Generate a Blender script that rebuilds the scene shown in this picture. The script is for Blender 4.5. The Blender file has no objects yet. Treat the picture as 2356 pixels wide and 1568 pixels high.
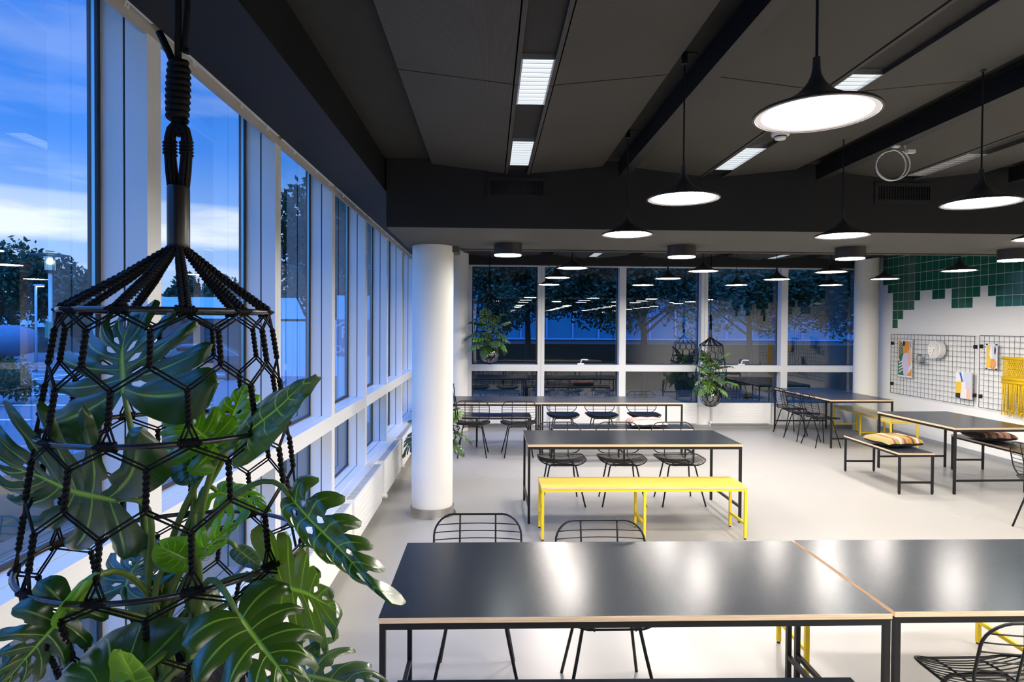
import bpy, math, random
from math import pi, sin, cos, sqrt, radians, atan2, exp
from mathutils import Vector, Matrix
C = bpy.context.scene.collection
SC = bpy.context.scene

# ---------------------------------------------------------------- materials
MATS = {}
def new_mat(name):
    m = bpy.data.materials.new(name); m.use_nodes = True
    nt = m.node_tree; nt.nodes.clear()
    out = nt.nodes.new('ShaderNodeOutputMaterial')
    MATS[name] = m
    return m, nt, out
def N(nt, kind, **kw):
    n = nt.nodes.new('ShaderNode' + kind)
    for k, v in kw.items():
        if k in n.inputs: n.inputs[k].default_value = v
        else: setattr(n, k, v)
    return n
def L(nt, a, b): nt.links.new(a, b)
def rgba(c): return (c[0], c[1], c[2], 1.0)
def pbr(name, col, rough=.5, metal=0., spec=.5, var=0., vscale=8., bump=0., bscale=60., coat=0., rvar=0., trans=0.):
    m, nt, out = new_mat(name)
    b = N(nt, 'BsdfPrincipled')
    b.inputs['Base Color'].default_value = rgba(col); b.inputs['Roughness'].default_value = rough
    b.inputs['Metallic'].default_value = metal; b.inputs['Specular IOR Level'].default_value = spec
    b.inputs['Coat Weight'].default_value = coat
    tc = N(nt, 'TexCoord')
    if var or rvar:
        n = N(nt, 'TexNoise', Scale=vscale, Detail=4.0, Roughness=.6); L(nt, tc.outputs['Object'], n.inputs['Vector'])
        if var:
            mx = N(nt, 'Mix', data_type='RGBA')
            mx.inputs[6].default_value = rgba([c * (1 - var) for c in col]); mx.inputs[7].default_value = rgba([min(1, c * (1 + var)) for c in col])
            L(nt, n.outputs['Fac'], mx.inputs[0]); L(nt, mx.outputs[2], b.inputs['Base Color'])
        if rvar:
            mr = N(nt, 'MapRange'); mr.inputs[3].default_value = max(0, rough - rvar); mr.inputs[4].default_value = rough + rvar
            L(nt, n.outputs['Fac'], mr.inputs[0]); L(nt, mr.outputs[0], b.inputs['Roughness'])
    if bump:
        n2 = N(nt, 'TexNoise', Scale=bscale, Detail=3.0); L(nt, tc.outputs['Object'], n2.inputs['Vector'])
        bp = N(nt, 'Bump', Strength=bump, Distance=.01); L(nt, n2.outputs['Fac'], bp.inputs['Height']); L(nt, bp.outputs[0], b.inputs['Normal'])
    if trans:
        t = N(nt, 'BsdfTranslucent'); t.inputs['Color'].default_value = rgba([c * 1.3 for c in col])
        ms = N(nt, 'MixShader'); ms.inputs[0].default_value = trans
        L(nt, b.outputs[0], ms.inputs[1]); L(nt, t.outputs[0], ms.inputs[2]); L(nt, ms.outputs[0], out.inputs[0])
    else:
        L(nt, b.outputs[0], out.inputs[0])
    return m
def emit(name, col, s):
    m, nt, out = new_mat(name); e = N(nt, 'Emission', Strength=s); e.inputs['Color'].default_value = rgba(col); L(nt, e.outputs[0], out.inputs[0]); return m
def glass_mat(name, tint, mult, base=0.):
    m, nt, out = new_mat(name)
    t = N(nt, 'BsdfTransparent'); t.inputs['Color'].default_value = rgba(tint)
    g = N(nt, 'BsdfGlossy'); g.inputs['Roughness'].default_value = 0.0
    f = N(nt, 'Fresnel', IOR=1.5)
    mu = N(nt, 'Math', operation='MULTIPLY_ADD', use_clamp=True); mu.inputs[1].default_value = mult; mu.inputs[2].default_value = base
    ms = N(nt, 'MixShader')
    L(nt, f.outputs[0], mu.inputs[0]); L(nt, mu.outputs[0], ms.inputs[0]); L(nt, t.outputs[0], ms.inputs[1]); L(nt, g.outputs[0], ms.inputs[2]); L(nt, ms.outputs[0], out.inputs[0])
    return m

M = {}
M['wall'] = pbr('white_plaster', (.89, .89, .875), .6, spec=.3, bump=.03, bscale=150)
M['greywall'] = pbr('grey_rear_wall', (.10, .10, .10), .7)
M['shaded_rail'] = pbr('shade_toned_head_rail', (.36, .34, .30), .5)  # head rail darker than the frame: shade at the window head put into colour
M['frame'] = pbr('white_window_frame', (.70, .715, .73), .34, spec=.6)
M['gasket'] = pbr('black_gasket', (.012, .013, .015), .5)
M['spacer'] = pbr('aluminium_spacer', (.5, .52, .55), .35, metal=.8)
M['glass'] = glass_mat('window_glass', (.92, .96, .98), 1.3, .10)
M['column'] = pbr('column_paint', (.80, .78, .73), .55, spec=.3, bump=.05, bscale=90)
M['steel'] = pbr('brushed_steel', (.55, .53, .50), .3, metal=1., rvar=.1, vscale=40)
M['slab'] = pbr('dark_concrete', (.026, .026, .023), .8, spec=.2, var=.25, vscale=6, bump=.1, bscale=60)
M['beam'] = pbr('dark_beam_paint', (.014, .0145, .015), .7, spec=.3, var=.15, vscale=3)
M['beam_soffit'] = pbr('grey_beam_soffit', (.075, .073, .066), .75, spec=.3, var=.12, vscale=12, bump=.08, bscale=120)
M['black'] = pbr('black_powder_coat', (.008, .008, .0085), .45, spec=.3)
M['blackmetal'] = pbr('black_wire_metal', (.006, .006, .0065), .42, spec=.3)
M['rope'] = pbr('black_cord', (.003, .003, .0032), .65, spec=.16, bump=.25, bscale=900)
M['ringmetal'] = pbr('black_ring_metal', (.012, .013, .016), .22, spec=.6)
M['sleeve'] = pbr('dark_bronze_sleeve', (.009, .0075, .0075), .36, spec=.4)
M['pendant'] = pbr('dark_pendant_metal', (.030, .027, .026), .38, spec=.5)
M['yellow'] = pbr('yellow_powder_coat', (.80, .57, .008), .38, spec=.45)
M['yellowtop'] = pbr('yellow_laminate', (.70, .51, .085), .30, spec=.5, rvar=.08, vscale=5)
M['pad'] = pbr('black_seat_pad', (.015, .015, .017), .5, spec=.5, bump=.1, bscale=200)
M['radiator'] = pbr('radiator_enamel', (.86, .86, .85), .3, spec=.5)
M['plastic'] = pbr('white_plastic', (.85, .84, .80), .4)
M['skirt'] = pbr('grey_skirting', (.36, .37, .38), .5)
M['soil'] = pbr('black_soil', (.010, .009, .008), .9, var=.5, vscale=80, bump=1.0, bscale=120)
M['canvas'] = pbr('gesso_canvas', (.85, .86, .88), .7)
M['paper'] = pbr('white_paper', (.86, .85, .84), .7)
M['bark'] = pbr('tree_bark', (.012, .010, .009), .9, bump=.4, bscale=30)
M['asphalt'] = pbr('asphalt', (.09, .11, .15), .85, var=.2, vscale=2)
M['line'] = pbr('road_paint', (.75, .78, .82), .7)
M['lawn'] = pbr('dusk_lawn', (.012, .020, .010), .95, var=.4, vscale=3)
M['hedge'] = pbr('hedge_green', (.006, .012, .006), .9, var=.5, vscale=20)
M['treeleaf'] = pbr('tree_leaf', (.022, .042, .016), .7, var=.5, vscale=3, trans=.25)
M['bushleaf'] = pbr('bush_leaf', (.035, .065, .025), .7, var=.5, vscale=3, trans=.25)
M['bwhite'] = pbr('pale_cladding', (.62, .66, .70), .7)
M['bdark'] = pbr('dark_cladding', (.035, .03, .03), .7)
M['pole'] = pbr('galvanised_pole', (.38, .42, .46), .5, metal=.3)
M['hatgreen'] = pbr('lamp_hat_green', (.06, .10, .07), .5)
M['sign'] = pbr('sign_lilac', (.23, .20, .33), .5)
M['signtext'] = pbr('sign_letter_white', (.75, .75, .8), .5)
M['signgreen'] = pbr('sign_green', (.02, .18, .12), .5)
M['facade'] = pbr('blue_facade_panel', (.001, .12, .18), .35, spec=.5, var=.12, vscale=.3)
M['railblue'] = pbr('facade_rail_blue', (.16, .24, .38), .6)
M['tank'] = pbr('tank_grey', (.09, .13, .20), .9)
M['facadebase'] = pbr('facade_plinth', (.05, .06, .07), .8)
M['red'] = pbr('barrier_red', (.5, .04, .03), .5)
M['car'] = pbr('dark_car_paint', (.03, .035, .05), .25, coat=.5)
M['carglass'] = pbr('car_glass', (.01, .012, .015), .1)
M['tyre'] = pbr('tyre_rubber', (.01, .01, .01), .8)
M['ledrim'] = emit('led_ring', (.93, 1.0, .97), 24.)
M['tube'] = emit('fluorescent_light', (.93, .97, 1.0), .95)
M['lampglow'] = emit('street_lamp_glow', (.85, 1.0, .55), 5.)
M['pendlight'] = emit('pendant_light', (1.0, .915, .84), 112.)
M['pendedge'] = emit('pendant_light_edge', (1.0, .90, .86), .62)
M['tubeoff'] = pbr('unlit_tube', (.5, .5, .5), .4)
M['louvre'] = pbr('bright_louvre', (.75, .78, .80), .15, metal=.9)

def floor_mat():
    m, nt, out = new_mat('poured_floor')
    b = N(nt, 'BsdfPrincipled'); tc = N(nt, 'TexCoord')
    n = N(nt, 'TexNoise', Scale=1.1, Detail=5., Roughness=.6); L(nt, tc.outputs['Object'], n.inputs['Vector'])
    mx = N(nt, 'Mix', data_type='RGBA'); mx.inputs[6].default_value = (.335, .328, .308, 1); mx.inputs[7].default_value = (.375, .367, .347, 1)
    L(nt, n.outputs['Fac'], mx.inputs[0]); L(nt, mx.outputs[2], b.inputs['Base Color'])
    b.inputs['Roughness'].default_value = .30
    b.inputs['Specular IOR Level'].default_value = .42
    L(nt, b.outputs[0], out.inputs[0]); return m
M['floor'] = floor_mat()
def tabletop_mat():
    m, nt, out = new_mat('black_linoleum')
    b = N(nt, 'BsdfPrincipled'); tc = N(nt, 'TexCoord')
    mp = N(nt, 'Mapping'); mp.inputs['Scale'].default_value = (1., 2.2, 1.); L(nt, tc.outputs['Object'], mp.inputs['Vector'])
    n = N(nt, 'TexNoise', Scale=3.2, Detail=6., Roughness=.65); L(nt, mp.outputs[0], n.inputs['Vector'])
    mx = N(nt, 'Mix', data_type='RGBA'); mx.inputs[6].default_value = (.013, .018, .025, 1); mx.inputs[7].default_value = (.017, .022, .030, 1)
    L(nt, n.outputs['Fac'], mx.inputs[0]); L(nt, mx.outputs[2], b.inputs['Base Color'])
    b.inputs['Roughness'].default_value = .24
    b.inputs['Specular IOR Level'].default_value = .21
    L(nt, b.outputs[0], out.inputs[0]); return m
M['top'] = tabletop_mat()
def ply_mat():
    m, nt, out = new_mat('birch_ply_edge')
    b = N(nt, 'BsdfPrincipled', Roughness=.5); tc = N(nt, 'TexCoord')
    mp = N(nt, 'Mapping'); mp.inputs['Scale'].default_value = (6., 6., 340.); L(nt, tc.outputs['Object'], mp.inputs['Vector'])
    n = N(nt, 'TexNoise', Scale=1., Detail=4.); L(nt, mp.outputs[0], n.inputs['Vector'])
    r = N(nt, 'ValToRGB'); r.color_ramp.elements[0].color = (.52, .37, .22, 1); r.color_ramp.elements[1].color = (.74, .56, .37, 1)
    r.color_ramp.elements[0].position = .35; r.color_ramp.elements[1].position = .6
    L(nt, n.outputs['Fac'], r.inputs[0]); L(nt, r.outputs[0], b.inputs['Base Color']); L(nt, b.outputs[0], out.inputs[0]); return m
M['ply'] = ply_mat()
def perf_mat(name, c1, c2, freq, axis):
    m, nt, out = new_mat(name)
    b = N(nt, 'BsdfPrincipled', Roughness=.6); b.inputs['Specular IOR Level'].default_value = .25; tc = N(nt, 'TexCoord')
    w = N(nt, 'TexWave', wave_type='BANDS', bands_direction=axis, Scale=freq); L(nt, tc.outputs['Object'], w.inputs['Vector'])
    mx = N(nt, 'Mix', data_type='RGBA'); mx.inputs[6].default_value = rgba(c1); mx.inputs[7].default_value = rgba(c2)
    n = N(nt, 'TexNoise', Scale=1.5, Detail=4.); L(nt, tc.outputs['Object'], n.inputs['Vector'])
    mm = N(nt, 'Mix', data_type='RGBA', blend_type='MULTIPLY'); mm.inputs[0].default_value = .35
    L(nt, w.outputs['Fac'], mx.inputs[0]); L(nt, mx.outputs[2], mm.inputs[6]); L(nt, n.outputs['Fac'], mm.inputs[7]); L(nt, mm.outputs[2], b.inputs['Base Color'])
    L(nt, b.outputs[0], out.inputs[0]); return m
M['perf'] = perf_mat('perforated_panel', (.036, .034, .031), (.078, .074, .067), 45., 'X')
M['perfduct'] = perf_mat('perforated_bulkhead', (.003, .0035, .004), (.010, .011, .013), 40., 'X')
M['mesh'] = perf_mat('dark_mesh_strip', (.006, .006, .006), (.028, .027, .025), 55., 'Y')
def tile_mat():
    m, nt, out = new_mat('green_glazed_tile')
    b = N(nt, 'BsdfPrincipled', Roughness=.08); tc = N(nt, 'TexCoord')
    n = N(nt, 'TexNoise', Scale=2.0, Detail=2.); L(nt, tc.outputs['Object'], n.inputs['Vector'])
    mx = N(nt, 'Mix', data_type='RGBA'); mx.inputs[6].default_value = (.008, .085, .052, 1); mx.inputs[7].default_value = (.016, .135, .085, 1)
    L(nt, n.outputs['Fac'], mx.inputs[0]); L(nt, mx.outputs[2], b.inputs['Base Color']); L(nt, b.outputs[0], out.inputs[0]); return m
M['tile'] = tile_mat()
M['grout'] = pbr('pale_grout', (.62, .66, .63), .8)
def leaf_mat(name, top, vein, back, tr, rough=.32):
    m, nt, out = new_mat(name)
    uv = N(nt, 'UVMap', uv_map='UVMap'); sp = N(nt, 'SeparateXYZ'); L(nt, uv.outputs[0], sp.inputs[0])
    ab = N(nt, 'Math', operation='ABSOLUTE'); L(nt, sp.outputs[0], ab.inputs[0])
    r = N(nt, 'MapRange', clamp=True); r.inputs[1].default_value = .012; r.inputs[2].default_value = .045; r.inputs[3].default_value = 1.; r.inputs[4].default_value = 0.
    L(nt, ab.outputs[0], r.inputs[0])
    # lateral veins along the lobes
    ml = N(nt, 'Math', operation='MULTIPLY'); ml.inputs[1].default_value = 6.; L(nt, sp.outputs[1], ml.inputs[0])
    fr = N(nt, 'Math', operation='FRACT'); L(nt, ml.outputs[0], fr.inputs[0])
    sb = N(nt, 'Math', operation='SUBTRACT'); sb.inputs[1].default_value = .5; L(nt, fr.outputs[0], sb.inputs[0])
    a2 = N(nt, 'Math', operation='ABSOLUTE'); L(nt, sb.outputs[0], a2.inputs[0])
    r2 = N(nt, 'MapRange', clamp=True); r2.inputs[1].default_value = .015; r2.inputs[2].default_value = .06; r2.inputs[3].default_value = .75; r2.inputs[4].default_value = 0.
    L(nt, a2.outputs[0], r2.inputs[0])
    lim = N(nt, 'MapRange', clamp=True); lim.inputs[1].default_value = .55; lim.inputs[2].default_value = .85; lim.inputs[3].default_value = 1.; lim.inputs[4].default_value = 0.
    L(nt, ab.outputs[0], lim.inputs[0])
    m3 = N(nt, 'Math', operation='MULTIPLY'); L(nt, r2.outputs[0], m3.inputs[0]); L(nt, lim.outputs[0], m3.inputs[1])
    mxv = N(nt, 'Math', operation='MAXIMUM'); L(nt, r.outputs[0], mxv.inputs[0]); L(nt, m3.outputs[0], mxv.inputs[1])
    tc = N(nt, 'TexCoord'); n = N(nt, 'TexNoise', Scale=14., Detail=3.); L(nt, tc.outputs['Object'], n.inputs['Vector'])
    cb = N(nt, 'Mix', data_type='RGBA'); cb.inputs[6].default_value = rgba([c * .75 for c in top]); cb.inputs[7].default_value = rgba([c * 1.3 for c in top]); L(nt, n.outputs['Fac'], cb.inputs[0])
    geo = N(nt, 'NewGeometry'); cbk = N(nt, 'Mix', data_type='RGBA'); cbk.inputs[7].default_value = rgba(back)
    L(nt, geo.outputs['Backfacing'], cbk.inputs[0]); L(nt, cb.outputs[2], cbk.inputs[6])
    cv = N(nt, 'Mix', data_type='RGBA'); cv.inputs[7].default_value = rgba(vein); L(nt, mxv.outputs[0], cv.inputs[0]); L(nt, cbk.outputs[2], cv.inputs[6])
    b = N(nt, 'BsdfPrincipled', Roughness=rough); L(nt, cv.outputs[2], b.inputs['Base Color']); b.inputs['Specular IOR Level'].default_value = .7
    bp = N(nt, 'Bump', Strength=.35, Distance=.004); L(nt, mxv.outputs[0], bp.inputs['Height']); bp.invert = True; L(nt, bp.outputs[0], b.inputs['Normal'])
    t = N(nt, 'BsdfTranslucent'); tcg = N(nt, 'Mix', data_type='RGBA', blend_type='MULTIPLY'); tcg.inputs[0].default_value = 1.; tcg.inputs[7].default_value = (2.2, 2.4, .9, 1)
    L(nt, cv.outputs[2], tcg.inputs[6]); L(nt, tcg.outputs[2], t.inputs['Color'])
    ms = N(nt, 'MixShader'); ms.inputs[0].default_value = tr; L(nt, b.outputs[0], ms.inputs[1]); L(nt, t.outputs[0], ms.inputs[2]); L(nt, ms.outputs[0], out.inputs[0])
    return m
M['leaf_dark'] = leaf_mat('monstera_leaf_deep', (.011, .044, .004), (.20, .36, .04), (.035, .07, .010), .10, .27)
M['leaf_mid'] = leaf_mat('monstera_leaf_green', (.023, .060, .005), (.17, .32, .03), (.06, .11, .012), .15, .26)
M['leaf_light'] = leaf_mat('monstera_leaf_young', (.075, .20, .008), (.30, .48, .05), (.15, .26, .03), .35, .28)
M['leaf_silver'] = leaf_mat('monstera_leaf_sheen', (.045, .085, .035), (.2, .3, .08), (.09, .13, .06), .12, .22)
M['leaf_pale'] = leaf_mat('monstera_leaf_pale', (.12, .22, .06), (.28, .42, .14), (.16, .24, .09), .15, .24)
M['stem'] = pbr('plant_stem', (.075, .13, .016), .5, var=.3, vscale=30)
M['globe'] = glass_mat('clear_globe_glass', (.80, .80, .82), 1.3, .30)
def stripes_mat(name, cols, freq, axis=0):
    m, nt, out = new_mat(name)
    b = N(nt, 'BsdfPrincipled', Roughness=.9); tc = N(nt, 'TexCoord'); sp = N(nt, 'SeparateXYZ'); L(nt, tc.outputs['Object'], sp.inputs[0])
    n = N(nt, 'TexNoise', Scale=30., Detail=3.); L(nt, tc.outputs['Object'], n.inputs['Vector'])
    a = N(nt, 'Math', operation='MULTIPLY_ADD'); a.inputs[1].default_value = freq; a.inputs[2].default_value = .5; L(nt, sp.outputs[axis], a.inputs[0])
    ad = N(nt, 'Math', operation='MULTIPLY_ADD'); ad.inputs[1].default_value = .03; L(nt, n.outputs['Fac'], ad.inputs[0]); L(nt, a.outputs[0], ad.inputs[2])
    r = N(nt, 'ValToRGB'); r.color_ramp.interpolation = 'CONSTANT'
    e = r.color_ramp.elements
    while len(e) < len(cols): e.new(.5)
    for i, c in enumerate(cols): e[i].position = i / len(cols); e[i].color = rgba(c)
    L(nt, ad.outputs[0], r.inputs[0]); L(nt, r.outputs[0], b.inputs['Base Color'])
    w = N(nt, 'TexNoise', Scale=400.); L(nt, tc.outputs['Object'], w.inputs['Vector']); bp = N(nt, 'Bump', Strength=.3, Distance=.002); L(nt, w.outputs['Fac'], bp.inputs['Height']); L(nt, bp.outputs[0], b.inputs['Normal'])
    L(nt, b.outputs[0], out.inputs[0]); return m
Y1, Y2, OR, DK, RD, WH, PK = (.25, .20, .07), (.28, .23, .11), (.32, .14, .02), (.05, .032, .028), (.20, .055, .04), (.40, .37, .33), (.36, .17, .14)
M['kilim_yellow'] = stripes_mat('yellow_kilim', [Y1, Y2, RD, Y1, Y1, WH, Y2, RD, Y1, OR, OR, DK, OR, WH, OR, Y1], 2.3)
M['kilim_red'] = stripes_mat('red_kilim', [DK, DK, Y1, DK, RD, PK, (.35, .22, .1), RD, WH, PK, RD, (.35, .2, .1), PK, DK, RD, Y2], 2.3)
M['kilim_pink'] = stripes_mat('pink_kilim', [(.5, .48, .44), (.5, .48, .44), PK, PK, (.5, .45, .4), PK, (.6, .3, .22), PK, (.45, .42, .4), PK, (.5, .2, .15), DK], 2.3, 1)
M['cushback'] = pbr('dark_cushion_back', (.03, .025, .025), .95, bump=.2, bscale=300)
M['yarn'] = pbr('yellow_yarn', (.80, .52, .004), .9, var=.25, vscale=60)
for k, c in dict(c_white=(.82, .80, .82), c_lilac=(.68, .60, .74), c_peach=(.80, .52, .40), c_orange=(.80, .30, .04), c_green=(.03, .16, .11), c_black=(.02, .02, .025), c_blue=(.03, .10, .42), c_yellow=(.85, .55, .06), c_pale=(.62, .68, .80), c_grey=(.20, .23, .32), c_cream=(.80, .74, .66)).items():
    M[k] = pbr(k, c, .6)

# ---------------------------------------------------------------- mesh building
class MB:
    def __init__(s): s.v = []; s.f = []; s.mi = []; s.uv = []
    def add(s, vs, fs, mi=0):
        o = len(s.v); s.v += [tuple(p) for p in vs]
        for f in fs: s.f.append(tuple(i + o for i in f)); s.mi.append(mi)
        return s
    def box(s, x0, x1, y0, y1, z0, z1, mi=0, top=None, rot=None):
        vs = [(x0, y0, z0), (x1, y0, z0), (x1, y1, z0), (x0, y1, z0), (x0, y0, z1), (x1, y0, z1), (x1, y1, z1), (x0, y1, z1)]
        if rot: vs = [rot @ Vector(p) for p in vs]
        o = len(s.v); s.v += [tuple(p) for p in vs]
        for k, f in enumerate([(0, 3, 2, 1), (4, 5, 6, 7), (0, 1, 5, 4), (1, 2, 6, 5), (2, 3, 7, 6), (3, 0, 4, 7)]):
            s.f.append(tuple(i + o for i in f)); s.mi.append(top if (top is not None and k < 2) else mi)
        return s
    def tube(s, pts, r, n=6, mi=0, closed=False, cap=True):
        pts = [Vector(p) for p in pts]; m = len(pts)
        rs = r if isinstance(r, (list, tuple)) else [r] * m
        rings = []; prev = None
        for i in range(m):
            if closed: t = pts[(i + 1) % m] - pts[i - 1]
            else: t = pts[min(i + 1, m - 1)] - pts[max(i - 1, 0)]
            if t.length < 1e-9: t = Vector((0, 0, 1))
            t.normalize()
            if prev is None:
                a = Vector((0, 0, 1)) if abs(t.z) < .9 else Vector((1, 0, 0))
                u = t.cross(a).normalized()
            else:
                u = prev - t * prev.dot(t)
                u = u.normalized() if u.length > 1e-6 else t.orthogonal().normalized()
            prev = u; w = t.cross(u)
            rings.append([pts[i] + (u * cos(2 * pi * k / n) + w * sin(2 * pi * k / n)) * rs[i] for k in range(n)])
        vs = [p for rg in rings for p in rg]; fs = []
        for i in range(m if closed else m - 1):
            j = (i + 1) % m
            for k in range(n): fs.append((i * n + k, i * n + (k + 1) % n, j * n + (k + 1) % n, j * n + k))
        if cap and not closed: fs += [tuple(range(n))[::-1], tuple((m - 1) * n + k for k in range(n))]
        return s.add(vs, fs, mi)
    def lathe(s, prof, c=(0, 0, 0), n=32, mi=0, closed=False):
        vs = []; fs = []; m = len(prof)
        for r, z in prof:
            for k in range(n): a = 2 * pi * k / n; vs.append((c[0] + r * cos(a), c[1] + r * sin(a), c[2] + z))
        for i in range(m - 1):
            for k in range(n): fs.append((i * n + k, i * n + (k + 1) % n, (i + 1) * n + (k + 1) % n, (i + 1) * n + k))
        return s.add(vs, fs, mi)
    def disc(s, c, r, n=32, mi=0, up=True, z=0):
        vs = [(c[0] + r * cos(2 * pi * k / n), c[1] + r * sin(2 * pi * k / n), c[2]) for k in range(n)]
        return s.add(vs, [tuple(range(n)) if up else tuple(range(n))[::-1]], mi)
    def cyl(s, c, r, z0, z1, n=24, mi=0):
        s.lathe([(r, z0), (r, z1)], c, n, mi); s.disc((c[0], c[1], c[2] + z1), r, n, mi); s.disc((c[0], c[1], c[2] + z0), r, n, mi, False); return s
    def build(s, name, mats, parent=None, smooth=False, loc=None, rz=0, bevel=0):
        me = bpy.data.meshes.new(name); me.from_pydata([tuple(p) for p in s.v], [], s.f)
        ms = mats if isinstance(mats, (list, tuple)) else [mats]
        for m in ms: me.materials.append(M[m] if isinstance(m, str) else m)
        for i, p in enumerate(me.polygons):
            p.material_index = s.mi[i]; p.use_smooth = smooth
        if s.uv:
            ul = me.uv_layers.new(name='UVMap')
            for lp in me.loops: ul.data[lp.index].uv = s.uv[lp.vertex_index]
        me.update()
        if smooth == 'auto': pass
        o = bpy.data.objects.new(name, me); C.objects.link(o)
        if parent: o.parent = parent
        if loc: o.location = loc
        if rz: o.rotation_euler = (0, 0, rz)
        if bevel:
            b = o.modifiers.new('Bevel', 'BEVEL'); b.width = bevel; b.segments = 2; b.limit_method = 'ANGLE'
        return o
def smooth_angle(o, deg=40):
    me = o.data
    for p in me.polygons: p.use_smooth = True
    try: me.set_sharp_from_angle(angle=radians(deg))
    except Exception: pass
    return o
def tag(o, label, cat, group=None, kind=None):
    if label: o['label'] = label
    if cat: o['category'] = cat
    if group: o['group'] = group
    if kind: o['kind'] = kind
    return o
def thing(name, label, cat, loc=(0, 0, 0), rz=0, group=None, kind=None):
    o = bpy.data.objects.new(name, None); C.objects.link(o); o.location = loc; o.rotation_euler = (0, 0, rz); o.empty_display_size = .1
    return tag(o, label, cat, group, kind)
def struct(o, label=None, cat=None):
    o['kind'] = 'structure'
    if label: o['label'] = label
    if cat: o['category'] = cat
    return o
def dup(root, loc, rz=0, label=None, scale=None):
    r = root.copy(); C.objects.link(r); r.location = loc; r.rotation_euler = (0, 0, rz)
    if label: r['label'] = label
    if scale: r.scale = (scale,) * 3
    for ch in root.children:
        c = ch.copy(); C.objects.link(c); c.parent = r
        for g in ch.children:
            d = g.copy(); C.objects.link(d); d.parent = c
    return r
rnd = random.Random(7)
def rrect(w, h, r, n=6):
    pts = []
    for cx, cy, a0 in ((w / 2 - r, h / 2 - r, 0), (-w / 2 + r, h / 2 - r, 90), (-w / 2 + r, -h / 2 + r, 180), (w / 2 - r, -h / 2 + r, 270)):
        for k in range(n + 1):
            a = radians(a0 + 90 * k / n); pts.append((cx + r * cos(a), cy + r * sin(a)))
    return pts
def bez(p0, p1, p2, p3, n):
    p0, p1, p2, p3 = map(Vector, (p0, p1, p2, p3)); out = []
    for i in range(n + 1):
        t = i / n; out.append(p0 * (1 - t) ** 3 + p1 * 3 * t * (1 - t) ** 2 + p2 * 3 * t * t * (1 - t) + p3 * t ** 3)
    return out

# ---------------------------------------------------------------- camera (numbers measured from the photograph's vanishing lines)
H = 1.88
def make_camera():
    cam = bpy.data.cameras.new('camera'); o = bpy.data.objects.new('camera', cam); C.objects.link(o)
    yaw, pitch, roll = .03585, .01508, -.005968
    fwd = Vector((sin(yaw) * cos(pitch), cos(yaw) * cos(pitch), -sin(pitch))); right = Vector((cos(yaw), -sin(yaw), 0)); down = fwd.cross(right)
    r2 = right * cos(roll) + down * sin(roll); d2 = right * -sin(roll) + down * cos(roll)
    m = Matrix((r2, -d2, -fwd)).transposed().to_4x4(); m.translation = Vector((0, 0, H)); o.matrix_world = m
    cam.sensor_fit = 'HORIZONTAL'; cam.sensor_width = 36.; cam.lens = 1437.2 * 36 / 2356; cam.shift_y = -14 / 2356; cam.clip_start = .05; cam.clip_end = 400
    SC.camera = o
make_camera()

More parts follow.
